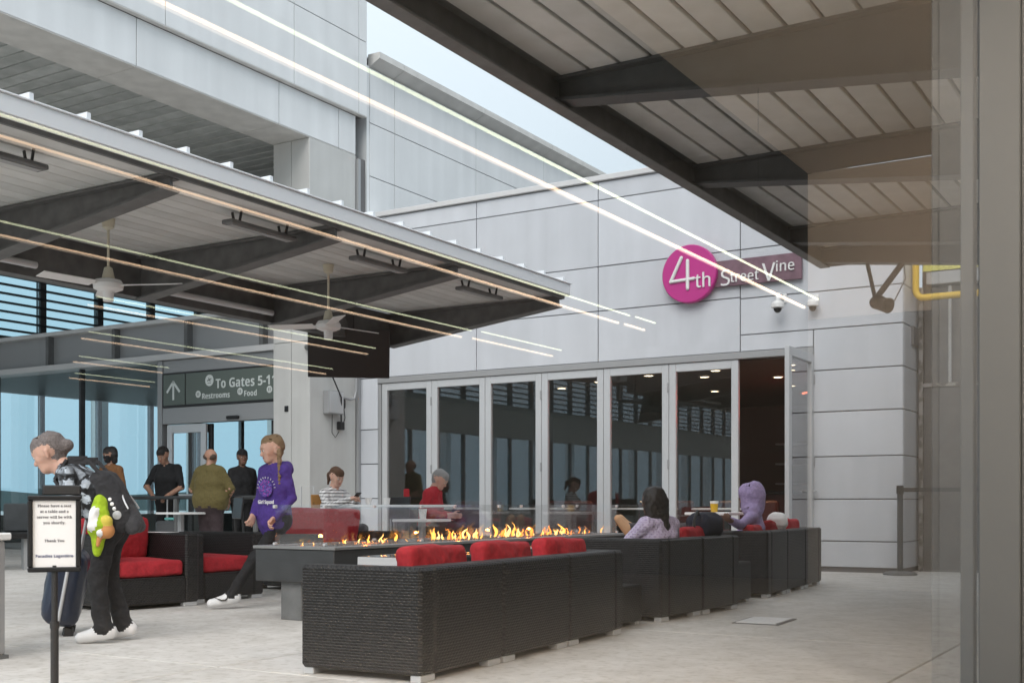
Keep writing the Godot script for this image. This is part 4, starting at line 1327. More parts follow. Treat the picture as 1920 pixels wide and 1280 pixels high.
func cafe_table(label: String, at: Vector3, w: float, d: float, h: float) -> void:
	var t := thing("cafe_table", label, "table", at, 0.0, "cafe tables by the doors")
	bx(t, "table_top", Vector3(0, h - 0.015, 0), Vector3(w, 0.03, d), M.white_paint, 0.006)
	bx(t, "stem", Vector3(0, h / 2, 0), Vector3(0.07, h - 0.04, 0.07), M.aluminium_dull, 0.006)
	bx(t, "base", Vector3(0, 0.012, 0), Vector3(0.45, 0.024, 0.45), M.aluminium_dull, 0.006)

func chair(label: String, at: Vector3, turn: float, m: Material, h := 0.82) -> void:
	var t := thing("cafe_chair", label, "chair", at, turn, "cafe chairs")
	bx(t, "seat", Vector3(0, 0.45, 0), Vector3(0.42, 0.035, 0.42), m, 0.01)
	bx(t, "backrest", Vector3(0, h - 0.14, 0.2), Vector3(0.42, 0.28, 0.025), m, 0.01, Vector3(-6, 0, 0))
	for x in [-0.18, 0.18]:
		for z in [-0.18, 0.18]:
			var s := Shape.new()
			s.tube([Vector3(x, 0.0, z), Vector3(x, 0.44, z)], 0.012, 6)
			shp(t, "leg", s, M.black_metal)
		var u := Shape.new()
		u.tube([Vector3(x, 0.44, 0.18), Vector3(x, h - 0.1, 0.2)], 0.012, 6)
		shp(t, "back_post", u, M.black_metal)

func cup(label: String, at: Vector3, r := 0.042, h := 0.1) -> void:
	var t := thing("paper_cup", label, "cup", at, 0.0, "white cups")
	var s := Shape.new()
	s.lathe([[0.0, 0.0], [r * 0.72, 0.0], [r, h], [r * 0.93, h], [r * 0.66, 0.006], [0.0, 0.006]], Vector3.ZERO, 18)
	shp(t, "cup_wall", s, M.white_paint)

func cafe_tables() -> void:
	cafe_table("long white cafe table in front of the woman in stripes", Vector3(-8.9, 0, -11.72), 1.45, 0.6, 0.85)
	cafe_table("small white cafe table behind the man in olive", Vector3(-12.9, 0, -11.9), 0.5, 0.5, 0.74)
	cafe_table("low white cafe table with the single cup, beside the seated man in red", Vector3(-8.05, 0, -11.15), 0.5, 0.5, 0.68)
	cup("white cup on the long table, nearer the woman in stripes", Vector3(-9.22, 0.851, -11.62), 0.045, 0.085)
	cup("white cup on the long table, farther from the woman in stripes", Vector3(-9.03, 0.851, -11.75), 0.045, 0.085)
	cup("tall white cup on the low table behind the flames", Vector3(-8.0, 0.681, -11.1), 0.05, 0.12)
	chair("brown chair behind the woman in stripes", Vector3(-9.98, 0, -11.55), 68.0, mat("chair_tan", Color(0.34, 0.17, 0.05), 1.0), 0.98)
	chair("black chair behind the man in the red shirt", Vector3(-8.62, 0, -11.75), -18.0, M.black_plastic, 0.95)
	chair("black chair to the right of the girl's hood, below the pier", Vector3(-10.6, 0, -11.0), -30.0, M.black_plastic, 0.95)
	var m := thing("red_menu_holder", "upright red menu holder standing on the long white table", "menu holder", Vector3(-8.72, 0.85, -11.75), 20.0)
	bx(m, "card", Vector3(0, 0.1, 0), Vector3(0.075, 0.2, 0.03), M.red_cloth_0, 0.012)
	bx(m, "foot", Vector3(0, 0.006, 0), Vector3(0.09, 0.012, 0.06), M.black_plastic)
	# trolley bag handle by the pier
	var sc := thing("suitcase", "silver suitcase with raised handle by the pier", "suitcase", Vector3(-10.2, 0, -11.55), 30.0)
	var s := Shape.new()
	s.box(Vector3(0, 0.34, 0), Vector3(0.4, 0.56, 0.24), 0.04)
	shp(sc, "shell", s, M.aluminium_dull)
	s = Shape.new()
	s.tube([Vector3(-0.08, 0.62, -0.09), Vector3(-0.08, 1.09, -0.09), Vector3(0.08, 1.09, -0.09), Vector3(0.08, 0.62, -0.09)], 0.01, 8)
	shp(sc, "handle", s, M.aluminium)
	for x in [-0.16, 0.16]:
		for z in [-0.08, 0.08]:
			bx(sc, "wheel", Vector3(x, 0.03, z), Vector3(0.03, 0.06, 0.05), M.black_plastic, 0.012)
	# far end: table with beer glass, bag on the sofa
	cafe_table("small table with the beer glass between the two lounging women", Vector3(-4.62, 0, -11.75), 0.5, 0.5, 0.77)
	var g := thing("beer_glass", "glass of yellow beer on the small table", "glass", Vector3(-4.62, 0.771, -11.72))
	s = Shape.new()
	s.lathe([[0.0, 0.0], [0.036, 0.0], [0.043, 0.09], [0.0, 0.09]], Vector3.ZERO, 18)
	shp(g, "beer", s, mat("beer", Color(0.62, 0.38, 0.03), 0.15))
	s = Shape.new()
	s.lathe([[0.0, 0.09], [0.0435, 0.091], [0.046, 0.118], [0.0, 0.12]], Vector3.ZERO, 18)
	shp(g, "foam", s, M.white_paint)
	var bag := thing("shoulder_bag", "slumped navy bag lying on the sofa back between the two women", "bag", Vector3(-3.62, 0.56, -8.98), 80.0)
	put(bag, "bag_body", cushion(Vector3(0.34, 0.24, 0.2), 0.09, 0.03, 21), mat("navy_cloth", Color(0.012, 0.016, 0.032), 0.8), Vector3(0, 0.11, 0))
	s = Shape.new()
	s.tube([Vector3(-0.12, 0.2, 0.02), Vector3(-0.2, 0.24, 0.05), Vector3(-0.26, 0.16, 0.06), Vector3(-0.24, 0.04, 0.05)], 0.012, 6)
	shp(bag, "strap", s, M.black_plastic)
	var nap := thing("paper_napkin", "crumpled white napkin on the farthest sofa", "napkin", Vector3(-3.75, 0.63, -11.2))
	put(nap, "crumple", cushion(Vector3(0.2, 0.13, 0.14), 0.05, 0.03, 33), M.paper, Vector3(0, 0.05, 0))
	# grey seats far left behind the counter
	for i in 2:
		var q := thing("waiting_seat", ["grey waiting seat behind the bowing traveller", "grey waiting seat at the far left edge"][i], "seat", Vector3(-13.4 - 0.7 * i, 0, -9.7 + 0.5 * i), 60.0, "grey waiting seats")
		bx(q, "seat", Vector3(0, 0.45, 0), Vector3(0.55, 0.08, 0.5), M.black_plastic, 0.02)
		bx(q, "backrest", Vector3(0, 0.68, -0.24), Vector3(0.5, 0.38, 0.05), M.steel_dark, 0.02)
		bx(q, "leg", Vector3(0, 0.21, 0), Vector3(0.08, 0.42, 0.3), M.aluminium_dull)


# ---------------------------------------------------------------- people
# A body is a field of tapered capsules joined by a smooth minimum and meshed as surface nets; each capsule carries a tag (skin, top, legs ...)
# and the faces of one tag become one named mesh, so that the body is one continuous surface.
class Flesh:
	var bones := []
	var fold := FastNoiseLite.new()

	func _init(sd := 1) -> void:
		fold.seed = sd
		fold.frequency = 7.0
		fold.fractal_octaves = 2

	func bone(a: Vector3, b: Vector3, ra: float, rb: float, tag: int, k := 0.03, amp := 0.0, flat := Vector3.ONE) -> void:
		bones.append([a, b, ra, rb, tag, k, amp, flat])

	func ball(a: Vector3, r: float, tag: int, k := 0.03, flat := Vector3.ONE) -> void:
		bone(a, a + Vector3(0, 0.0005, 0), r, r, tag, k, 0.0, flat)

	func mesh(cell: float) -> Dictionary:       # tag -> ArrayMesh
		var lo := Vector3.INF
		var hi := -Vector3.INF
		for b in bones:
			var r: float = maxf(b[2], b[3]) + absf(b[6]) + cell * 3.0
			lo = lo.min(b[0].min(b[1]) - Vector3.ONE * r)
			hi = hi.max(b[0].max(b[1]) + Vector3.ONE * r)
		var nx := int((hi.x - lo.x) / cell) + 2
		var ny := int((hi.y - lo.y) / cell) + 2
		var nz := int((hi.z - lo.z) / cell) + 2
		var sx := 1
		var sy := nx
		var sz := nx * ny
		var d := PackedFloat32Array()
		d.resize(nx * ny * nz)
		d.fill(1.0)
		var raw := PackedFloat32Array()
		raw.resize(nx * ny * nz)
		raw.fill(9.0)
		var tg := PackedByteArray()
		tg.resize(nx * ny * nz)
		for b in bones:
			var A: Vector3 = b[0]
			var ab: Vector3 = b[1] - A
			var L: float = maxf(ab.length_squared(), 1e-9)
			var ra: float = b[2]
			var dr: float = b[3] - b[2]
			var k: float = b[5]
			var amp: float = b[6]
			var fl: Vector3 = b[7]
			var even: bool = fl == Vector3.ONE
			var R: float = maxf(b[2], b[3]) + absf(amp) + maxf(k, cell * 2.0)
			var p0: Vector3 = (b[0].min(b[1]) - Vector3.ONE * R - lo) / cell
			var p1: Vector3 = (b[0].max(b[1]) + Vector3.ONE * R - lo) / cell
			for z in range(maxi(0, int(p0.z)), mini(nz - 1, int(p1.z) + 1)):
				for y in range(maxi(0, int(p0.y)), mini(ny - 1, int(p1.y) + 1)):
					var i := z * sz + y * sy + maxi(0, int(p0.x))
					for x in range(maxi(0, int(p0.x)), mini(nx - 1, int(p1.x) + 1)):
						var p := lo + Vector3(x, y, z) * cell
						var q := p - A
						var t := clampf(q.dot(ab) / L, 0.0, 1.0)
						var e := q - ab * t
						if not even:
							e = e / fl
						var v: float = e.length() - ra - dr * t
						if v < 0.2:
							if amp > 0.0 and absf(v) < 0.06:
								v += amp * fold.get_noise_3dv(p)
							if v < raw[i]:
								raw[i] = v
								tg[i] = b[4]
							var o := d[i]
							if o > v + k:
								d[i] = v
							elif v <= o + k:
								var h := (k - absf(o - v)) / k
								d[i] = minf(o, v) - h * h * k * 0.25
						i += 1
		var at := PackedInt32Array()
		at.resize(nx * ny * nz)
		at.fill(-1)
		var V := PackedVector3Array()
		var N := PackedVector3Array()
		var quads := {}
		var off := [0, sx, sy, sx + sy, sz, sx + sz, sy + sz, sx + sy + sz]
		var cor := [Vector3(0, 0, 0), Vector3(1, 0, 0), Vector3(0, 1, 0), Vector3(1, 1, 0), Vector3(0, 0, 1), Vector3(1, 0, 1), Vector3(0, 1, 1), Vector3(1, 1, 1)]
		var edges := [[0, 1], [2, 3], [4, 5], [6, 7], [0, 2], [1, 3], [4, 6], [5, 7], [0, 4], [1, 5], [2, 6], [3, 7]]
		var lim := cell * 1.8
		for z in nz - 1:
			for y in ny - 1:
				var i := z * sz + y * sy - 1
				for x in nx - 1:
					i += 1
					var c0 := d[i]
					if c0 > lim or c0 < -lim:
						continue
					var m := 0
					for c in 8:
						if d[i + off[c]] < 0.0:
							m |= 1 << c
					if m == 0 or m == 255:
						continue
					var s := Vector3.ZERO
					var n := 0
					for e in edges:
						var va := d[i + off[e[0]]]
						var vb := d[i + off[e[1]]]
						if (va < 0.0) != (vb < 0.0):
							s += cor[e[0]].lerp(cor[e[1]], va / (va - vb))
							n += 1
					at[i] = V.size()
					V.append(lo + (Vector3(x, y, z) + s / n) * cell)
					var g := Vector3.ZERO
					for c in 8:
						g += (cor[c] * 2.0 - Vector3.ONE) * d[i + off[c]]
					N.append(g.normalized())
		for z in range(1, nz - 1):
			for y in range(1, ny - 1):
				var i := z * sz + y * sy
				for x in range(1, nx - 1):
					i += 1
					if at[i] < 0:
						continue
					var a := d[i]
					for ax in 3:
						var st: int = [sx, sy, sz][ax]
						var b := d[i + st]
						if (a < 0.0) == (b < 0.0):
							continue
						var u: int = [sy, sz, sx][ax]
						var w: int = [sz, sx, sy][ax]
						var q := [at[i], at[i - u], at[i - u - w], at[i - w]]
						if q.has(-1):
							continue
						var tag := tg[i] if a < 0.0 else tg[i + st]
						if not quads.has(tag):
							quads[tag] = PackedInt32Array()
						var o := [0, 2, 1, 0, 3, 2] if a < 0.0 else [0, 1, 2, 0, 2, 3]
						for k in o:
							quads[tag].append(q[k])
		var out := {}
		for tag in quads:
			var map := {}
			var v := PackedVector3Array()
			var n := PackedVector3Array()
			var ix := PackedInt32Array()
			for q in quads[tag]:
				if not map.has(q):
					map[q] = v.size()
					v.append(V[q]); n.append(N[q])
				ix.append(map[q])
			out[tag] = [v, n, ix]
		return out


enum { SKIN, TOP, LEGS, SHOE, HAIR, MASK }
const TAGS := ["body", "top", "trousers", "shoes", "hair", "face_mask"]

# joints: hip, chest, neck, head (centre), yaw and pitch of the head, then for each side sh, el, wr, hp, kn, an, toe
func person(label: String, at: Vector3, turn: float, j: Dictionary, mats: Array, o := {}) -> Node3D:
	var t := thing("person", label, "person", at, turn, "people on the terrace")
	var s: float = o.get("scale", 1.0)
	var fat: float = o.get("fat", 1.0)
	var sleeve: int = o.get("sleeve", TOP)       # tag of the forearm
	var cell: float = o.get("cell", 0.022)
	var amp: float = o.get("amp", 0.007)
	var f := Flesh.new(int(absf(at.x * 31.0 + at.z * 17.0)))
	var hip: Vector3 = j.hip
	var chest: Vector3 = j.chest
	var neck: Vector3 = j.neck
	var head: Vector3 = j.head
	var across: Vector3 = (j.shl - j.shr).normalized()
	var ahip: Vector3 = (j.hpl - j.hpr).normalized()
	for sd in [-1.0, 1.0]:
		f.bone(hip + ahip * 0.06 * s * sd, chest + across * 0.075 * s * sd - (chest - hip).normalized() * 0.05 * s, 0.115 * s * fat, 0.115 * s * fat, TOP, 0.05, amp)
		f.bone(chest + across * 0.06 * s * sd, neck + across * 0.05 * s * sd - Vector3(0, 0.06 * s, 0), 0.115 * s * fat, 0.075 * s * fat, TOP, 0.05, amp)
		f.bone(hip + ahip * 0.05 * s * sd, hip + ahip * 0.075 * s * sd - (chest - hip).normalized() * 0.03 * s, 0.118 * s * fat, 0.11 * s * fat, o.get("hips", LEGS), 0.04, amp)
	f.bone(j.shl - across * 0.03 * s, j.shr + across * 0.03 * s, 0.068 * s * fat, 0.068 * s * fat, TOP, 0.05, amp)
	f.bone(neck - (head - neck).normalized() * 0.02, head, 0.052 * s, 0.05 * s, SKIN, 0.03)
	for sd in ["l", "r"]:
		f.bone(j["sh" + sd], j["el" + sd], 0.060 * s * fat, 0.046 * s * fat, o.get("upper_sleeve", TOP), 0.03, amp)
		f.bone(j["el" + sd], j["wr" + sd], 0.046 * s * fat, (0.034 if sleeve == SKIN else 0.042) * s, sleeve, 0.02, amp if sleeve != SKIN else 0.0)
		f.bone(j["hp" + sd], j["kn" + sd], 0.088 * s * fat, 0.062 * s * fat, LEGS, 0.04, amp)
		f.bone(j["kn" + sd], j["an" + sd].lerp(j["kn" + sd], 0.05), 0.062 * s * fat, 0.048 * s * o.get("flare", 1.0), LEGS, 0.03, amp)
		var an: Vector3 = j["an" + sd]
		var toe: Vector3 = j["toe" + sd]
		var heel := an - (toe - an) * 0.28 - Vector3(0, 0.03 * s, 0)
		heel.y = maxf(heel.y, j.get("floor", 0.0) + 0.036 * s)
		f.bone(an - Vector3(0, 0.02 * s, 0), heel, 0.046 * s, 0.044 * s, SHOE, 0.02)
		f.bone(heel, toe, 0.046 * s, 0.042 * s, SHOE, 0.03)
		f.bone(an, heel.lerp(toe, 0.65), 0.044 * s, 0.036 * s, SHOE, 0.03)
	if o.has("extra"):
		for e in o.extra:
			f.bone(e[0], e[1], e[2], e[3], e[4], e[5] if e.size() > 5 else 0.03, amp)
	var got := f.mesh(cell)
	# head and hands on finer grids
	var hb := Basis.from_euler(Vector3(deg_to_rad(j.get("pitch", 0.0)), deg_to_rad(j.get("yaw", 0.0)), deg_to_rad(j.get("roll", 0.0))))
	var h := head_field(head, hb, s * o.get("head", 1.0), o)
	merge(got, h.mesh(o.get("head_cell", 0.011)))
	for sd in ["l", "r"]:
		merge(got, hand_field(j["el" + sd], j["wr" + sd], s, sd == "l", o.get("grip", 0.5), int(at.x * 10)).mesh(o.get("hand_cell", 0.008)))
	var face: Node3D = t
	for tag in got:
		var a := []
		a.resize(Mesh.ARRAY_MAX)
		a[Mesh.ARRAY_VERTEX] = got[tag][0]; a[Mesh.ARRAY_NORMAL] = got[tag][1]; a[Mesh.ARRAY_INDEX] = got[tag][2]
		var m := ArrayMesh.new()
		m.add_surface_from_arrays(Mesh.PRIMITIVE_TRIANGLES, a)
		var made := put(t, TAGS[tag], m, mats[tag])
		if tag == SKIN: face = made
	# eyes, brows and lips
	if o.get("face", true):
		var hs: float = s * o.get("head", 1.0)
		for sd in [-1.0, 1.0]:
			var e := Shape.new()
			e.ball(head + hb * (Vector3(0.031 * sd, 0.008, 0.089) * hs), Vector3(0.0125, 0.008, 0.009) * hs, 6, hb)
			shp(face, "eye", e, M.eye_white)
			e = Shape.new()
			e.ball(head + hb * (Vector3(0.031 * sd, 0.008, 0.0965) * hs), Vector3(0.0065, 0.0065, 0.003) * hs, 5, hb)
			shp(face, "iris", e, M.eye_dark)
			e = Shape.new()
			e.tube([head + hb * (Vector3(0.016 * sd, 0.027, 0.098) * hs), head + hb * (Vector3(0.033 * sd, 0.033, 0.095) * hs), head + hb * (Vector3(0.048 * sd, 0.026, 0.083) * hs)], 0.004 * hs, 5)
			shp(face, "eyebrow", e, mats[HAIR])
		var lp := Shape.new()
		lp.ball(head + hb * (Vector3(0, -0.055, 0.094) * hs), Vector3(0.022, 0.0065, 0.008) * hs, 6, hb)
		shp(face, "lips", lp, M.lips)
	return t

func merge(a: Dictionary, b: Dictionary) -> void:
	for tag in b:
		if not a.has(tag):
			a[tag] = b[tag]
			continue
		var base: int = a[tag][0].size()
		a[tag][0].append_array(b[tag][0]); a[tag][1].append_array(b[tag][1])
		var ix: PackedInt32Array = a[tag][2]
		for i in b[tag][2]:
			ix.append(i + base)
		a[tag][2] = ix

func head_field(c: Vector3, b: Basis, s: float, o: Dictionary) -> Flesh:
	var f := Flesh.new(3)
	f.fold.frequency = 22.0
	var skin: int = SKIN
	var low: int = MASK if o.get("mask", false) else SKIN
	var P := func(x: float, y: float, z: float) -> Vector3: return c + b * (Vector3(x, y, z) * s)
	f.bone(P.call(0, 0.035, -0.022), P.call(0, 0.03, 0.012), 0.086 * s, 0.080 * s, skin, 0.03)
	f.bone(P.call(0, -0.01, 0.02), P.call(0, -0.055, 0.042), 0.068 * s, 0.050 * s, low, 0.03)
	f.bone(P.call(-0.02, -0.085, 0.062), P.call(0.02, -0.085, 0.062), 0.026 * s, 0.026 * s, low, 0.03)
	f.bone(P.call(0, -0.07, -0.01), P.call(0, -0.13, -0.02), 0.05 * s, 0.05 * s, SKIN, 0.03)
	f.bone(P.call(0, 0.012, 0.086), P.call(0, -0.026, 0.106), 0.009 * s, 0.0155 * s, low, 0.014)
	f.bone(P.call(-0.03, 0.03, 0.078), P.call(0.03, 0.03, 0.078), 0.018 * s, 0.018 * s, skin, 0.018)
	for sd in [-1.0, 1.0]:
		f.bone(P.call(0.038 * sd, -0.02, 0.062), P.call(0.03 * sd, -0.045, 0.066), 0.026 * s, 0.022 * s, low, 0.02)
		if not o.get("hood", false):
			f.bone(P.call(0.083 * sd, 0.012, -0.012), P.call(0.08 * sd, -0.03, -0.004), 0.014 * s, 0.010 * s, skin, 0.008)
	match o.get("hair", "short"):
		"short":
			f.bone(P.call(0, 0.055, -0.03), P.call(0, 0.066, 0.028), 0.088 * s, 0.070 * s, HAIR, 0.02, 0.006)
			f.bone(P.call(0, 0.02, -0.05), P.call(0, -0.02, -0.045), 0.075 * s, 0.062 * s, HAIR, 0.02, 0.006)
		"balding":
			f.bone(P.call(-0.06, 0.0, -0.045), P.call(0.06, 0.0, -0.045), 0.042 * s, 0.042 * s, HAIR, 0.02, 0.003)
		"bun":
			f.bone(P.call(0, 0.052, -0.034), P.call(0, 0.063, 0.026), 0.088 * s, 0.071 * s, HAIR, 0.02, 0.007)
			f.bone(P.call(0, 0.0, -0.055), P.call(0, -0.02, -0.045), 0.070 * s, 0.058 * s, HAIR, 0.02, 0.006)
			f.ball(P.call(0, 0.0, -0.125), 0.040 * s, HAIR, 0.02)
		"braids":
			f.bone(P.call(0, 0.052, -0.036), P.call(0, 0.068, 0.012), 0.088 * s, 0.070 * s, HAIR, 0.02, 0.004)
			f.bone(P.call(0, 0.0, -0.05), P.call(0, -0.03, -0.045), 0.074 * s, 0.058 * s, HAIR, 0.02, 0.006)
			for sd in [-1.0, 1.0]:
				for i in 11:
					var y := -0.03 - 0.031 * i
					f.ball(P.call((0.086 + 0.008 * (i % 2) + 0.004 * i) * sd, y, -0.035 + 0.009 * i), (0.024 - 0.0011 * i) * s, HAIR, 0.010)
		"ponytail":
			f.bone(P.call(0, 0.052, -0.034), P.call(0, 0.064, 0.026), 0.088 * s, 0.072 * s, HAIR, 0.02, 0.006)
			f.bone(P.call(0, 0.01, -0.06), P.call(0, -0.02, -0.05), 0.068 * s, 0.056 * s, HAIR, 0.02, 0.005)
			f.bone(P.call(0, 0.03, -0.11), P.call(0, -0.02, -0.15), 0.034 * s, 0.036 * s, HAIR, 0.02, 0.006)
			f.bone(P.call(0, -0.02, -0.15), P.call(0, -0.15, -0.14), 0.036 * s, 0.014 * s, HAIR, 0.02, 0.006)
		"long":
			f.bone(P.call(0, 0.048, -0.03), P.call(0, 0.058, 0.022), 0.092 * s, 0.076 * s, HAIR, 0.02, 0.006)
			for sd in [-1.0, 0.0, 1.0]:
				f.bone(P.call(0.052 * sd, 0.0, -0.05), P.call(0.06 * sd, -0.2, -0.06), 0.062 * s, 0.05 * s, HAIR, 0.03, 0.01)
				f.bone(P.call(0.06 * sd, -0.2, -0.06), P.call(0.055 * sd, -0.36, -0.05), 0.05 * s, 0.028 * s, HAIR, 0.03, 0.01)
		"bob":
			f.bone(P.call(0, 0.048, -0.03), P.call(0, 0.060, 0.022), 0.096 * s, 0.078 * s, HAIR, 0.02, 0.006)
			for sd in [-1.0, 0.0, 1.0]:
				f.bone(P.call(0.062 * sd, 0.0, -0.04), P.call(0.072 * sd, -0.1, -0.035), 0.056 * s, 0.04 * s, HAIR, 0.03, 0.008)
		"cap":
			f.bone(P.call(0, 0.06, -0.025), P.call(0, 0.066, 0.02), 0.087 * s, 0.078 * s, HAIR, 0.01)
			f.bone(P.call(-0.035, 0.05, 0.09), P.call(0.035, 0.05, 0.09), 0.014 * s, 0.014 * s, HAIR, 0.01)
			f.bone(P.call(-0.03, 0.043, 0.14), P.call(0.03, 0.043, 0.14), 0.012 * s, 0.012 * s, HAIR, 0.02)
		"hood":
			f.bone(P.call(0, 0.05, -0.03), P.call(0, 0.052, 0.03), 0.120 * s, 0.094 * s, TOP, 0.03, 0.006)
			f.bone(P.call(0, 0.0, -0.05), P.call(0, -0.09, -0.05), 0.108 * s, 0.10 * s, TOP, 0.03, 0.007)
			for sd in [-1.0, 1.0]:
				f.bone(P.call(0.07 * sd, 0.03, 0.03), P.call(0.05 * sd, -0.11, 0.03), 0.05 * s, 0.06 * s, TOP, 0.03, 0.006)
			f.bone(P.call(-0.12, -0.155, -0.03), P.call(0.12, -0.155, -0.03), 0.088 * s, 0.088 * s, TOP, 0.04, 0.008)
	return f

func hand_field(el: Vector3, wr: Vector3, s: float, left: bool, grip: float, sd: int) -> Flesh:
	var f := Flesh.new(sd)
	var y := (wr - el).normalized()                       # along the forearm
	var n := y.cross(Vector3(0, 0, 1) if absf(y.z) < 0.9 else Vector3(0, 1, 0)).normalized()
	if left: n = -n                                       # palm side
	var x := y.cross(n).normalized()                      # across the knuckles
	f.bone(wr - y * 0.03 * s, wr + y * 0.02 * s, 0.028 * s, 0.026 * s, SKIN, 0.02)
	for q in [-1.0, -0.33, 0.33, 1.0]:
		f.bone(wr + y * 0.015 * s + x * q * 0.016 * s, wr + y * 0.082 * s + x * q * 0.027 * s, 0.017 * s, 0.014 * s, SKIN, 0.014)
	var ln := [0.062, 0.074, 0.078, 0.068]
	for i in 4:
		var q := -1.0 + i * 0.667
		var k0 := wr + y * 0.085 * s + x * q * 0.027 * s
		var L: float = ln[i] * s
		var g := grip * (1.0 + 0.12 * (i % 2))
		var d1 := (y * cos(g * 0.9) + n * sin(g * 0.9)).normalized()
		var d2 := (y * cos(g * 1.9) + n * sin(g * 1.9)).normalized()
		var d3 := (y * cos(g * 2.6) + n * sin(g * 2.6)).normalized()
		var k1 := k0 + d1 * L * 0.46
		var k2 := k1 + d2 * L * 0.32
		f.bone(k0, k1, 0.0105 * s, 0.0098 * s, SKIN, 0.005)
		f.bone(k1, k2, 0.0098 * s, 0.009 * s, SKIN, 0.004)
		f.bone(k2, k2 + d3 * L * 0.26, 0.009 * s, 0.0075 * s, SKIN, 0.004)
	var b0 := wr + y * 0.025 * s + x * 0.022 * s + n * 0.008 * s
	var b1 := b0 + (y * 0.6 + x * 0.65 + n * 0.35).normalized() * 0.045 * s
	f.bone(b0, b1, 0.016 * s, 0.0125 * s, SKIN, 0.012)
	f.bone(b1, b1 + (y * 0.85 + x * 0.2 + n * 0.4).normalized() * 0.045 * s, 0.0115 * s, 0.0085 * s, SKIN, 0.006)
	return f

func stand_joints(h: float) -> Dictionary:       # a relaxed standing figure of height h facing +z
	var u := h / 1.75
	return {
		"hip": Vector3(0, 0.93, 0) * u, "chest": Vector3(0, 1.26, 0.0) * u, "neck": Vector3(0, 1.475, -0.015) * u, "head": Vector3(0, 1.625, 0.015) * u,
		"shl": Vector3(0.175, 1.40, -0.01) * u, "ell": Vector3(0.235, 1.13, -0.03) * u, "wrl": Vector3(0.24, 0.90, 0.06) * u,
		"shr": Vector3(-0.175, 1.40, -0.01) * u, "elr": Vector3(-0.235, 1.13, -0.03) * u, "wrr": Vector3(-0.24, 0.90, 0.06) * u,
		"hpl": Vector3(0.09, 0.89, 0) * u, "knl": Vector3(0.1, 0.49, 0.02) * u, "anl": Vector3(0.1, 0.09, -0.02) * u, "toel": Vector3(0.115, 0.036, 0.14) * u,
		"hpr": Vector3(-0.09, 0.89, 0) * u, "knr": Vector3(-0.1, 0.49, 0.02) * u, "anr": Vector3(-0.1, 0.09, -0.02) * u, "toer": Vector3(-0.115, 0.036, 0.14) * u,
	}

func sit_joints(seat_y: float, u := 1.0) -> Dictionary:     # seated, feet forward, facing +z
	var y := seat_y
	return {
		"hip": Vector3(0, y + 0.1 * u, -0.02), "chest": Vector3(0, y + 0.40 * u, -0.06 * u), "neck": Vector3(0, y + 0.61 * u, -0.05 * u), "head": Vector3(0, y + 0.755 * u, 0.0),
		"shl": Vector3(0.17 * u, y + 0.54 * u, -0.06 * u), "ell": Vector3(0.23 * u, y + 0.28 * u, 0.02 * u), "wrl": Vector3(0.12 * u, y + 0.26 * u, 0.26 * u),
		"shr": Vector3(-0.17 * u, y + 0.54 * u, -0.06 * u), "elr": Vector3(-0.23 * u, y + 0.28 * u, 0.02 * u), "wrr": Vector3(-0.12 * u, y + 0.26 * u, 0.26 * u),
		"hpl": Vector3(0.09 * u, y + 0.09 * u, 0.02), "knl": Vector3(0.11 * u, y + 0.09 * u, 0.42 * u), "anl": Vector3(0.11 * u, 0.09, 0.44 * u), "toel": Vector3(0.12 * u, 0.036, 0.6 * u),
		"hpr": Vector3(-0.09 * u, y + 0.09 * u, 0.02), "knr": Vector3(-0.11 * u, y + 0.09 * u, 0.42 * u), "anr": Vector3(-0.11 * u, 0.09, 0.44 * u), "toer": Vector3(-0.12 * u, 0.036, 0.6 * u),
	}

func cloth(called: String, c: Color, tex: Texture2D = null, sc := 1.0) -> StandardMaterial3D:
	var m := mat(called, c, 0.85)
	textured(m, tex if tex else noise_tex(0.04, Color(0.8, 0.8, 0.8), Color.WHITE, 256, 4, 77), sc if tex else 3.0, false)
	relief(m, noise_tex(0.1, Color.BLACK, Color.WHITE, 128, 3, 79) if called.begins_with("hair") else noise_tex(0.012, Color.BLACK, Color.WHITE, 256, 3, 78), 0.35 if called.begins_with("hair") else 1.4)
	m.rim_enabled = true
	m.rim = 0.15
	return m

func pattern(kind: String) -> ImageTexture:
	var im := Image.create(128, 128, false, Image.FORMAT_RGB8)
	var f := FastNoiseLite.new()
	f.seed = 12
	f.frequency = 0.045
	for y in 128:
		for x in 128:
			var c := Color.WHITE
			if kind == "stripes":
				c = Color(0.09, 0.09, 0.12) if y % 32 < 9 else Color(0.86, 0.86, 0.86)
			elif kind == "plaid":
				var n := f.get_noise_2d(x, y)
				var a := 0.5 + 0.5 * sin(TAU * (x + n * 14.0) / 64.0)
				var b := 0.5 + 0.5 * sin(TAU * (y + n * 14.0) / 64.0)
				var v := clampf(a * b * 2.6 + n * 0.5, 0.0, 1.0)
				c = Color(0.03, 0.035, 0.05).lerp(Color(0.74, 0.78, 0.82), v * v)
			elif kind == "galaxy":
				var n := 0.5 + 0.9 * f.get_noise_2d(x * 1.4, y * 1.4)
				c = Color(0.06, 0.08, 0.45).lerp(Color(0.75, 0.12, 0.55), clampf(n, 0, 1))
				if absf(f.get_noise_2d(x * 2.2 + 90, y * 2.2)) < 0.07: c = Color(0.3, 0.65, 0.9)
			elif kind == "hearts":
				c = Color(0.62, 0.55, 0.70) if (x / 16 + y / 16) % 2 == 0 and (x % 16) > 4 and (y % 16) > 5 else Color(0.78, 0.74, 0.84)
			im.set_pixel(x, y, c)
	return ImageTexture.create_from_image(im)

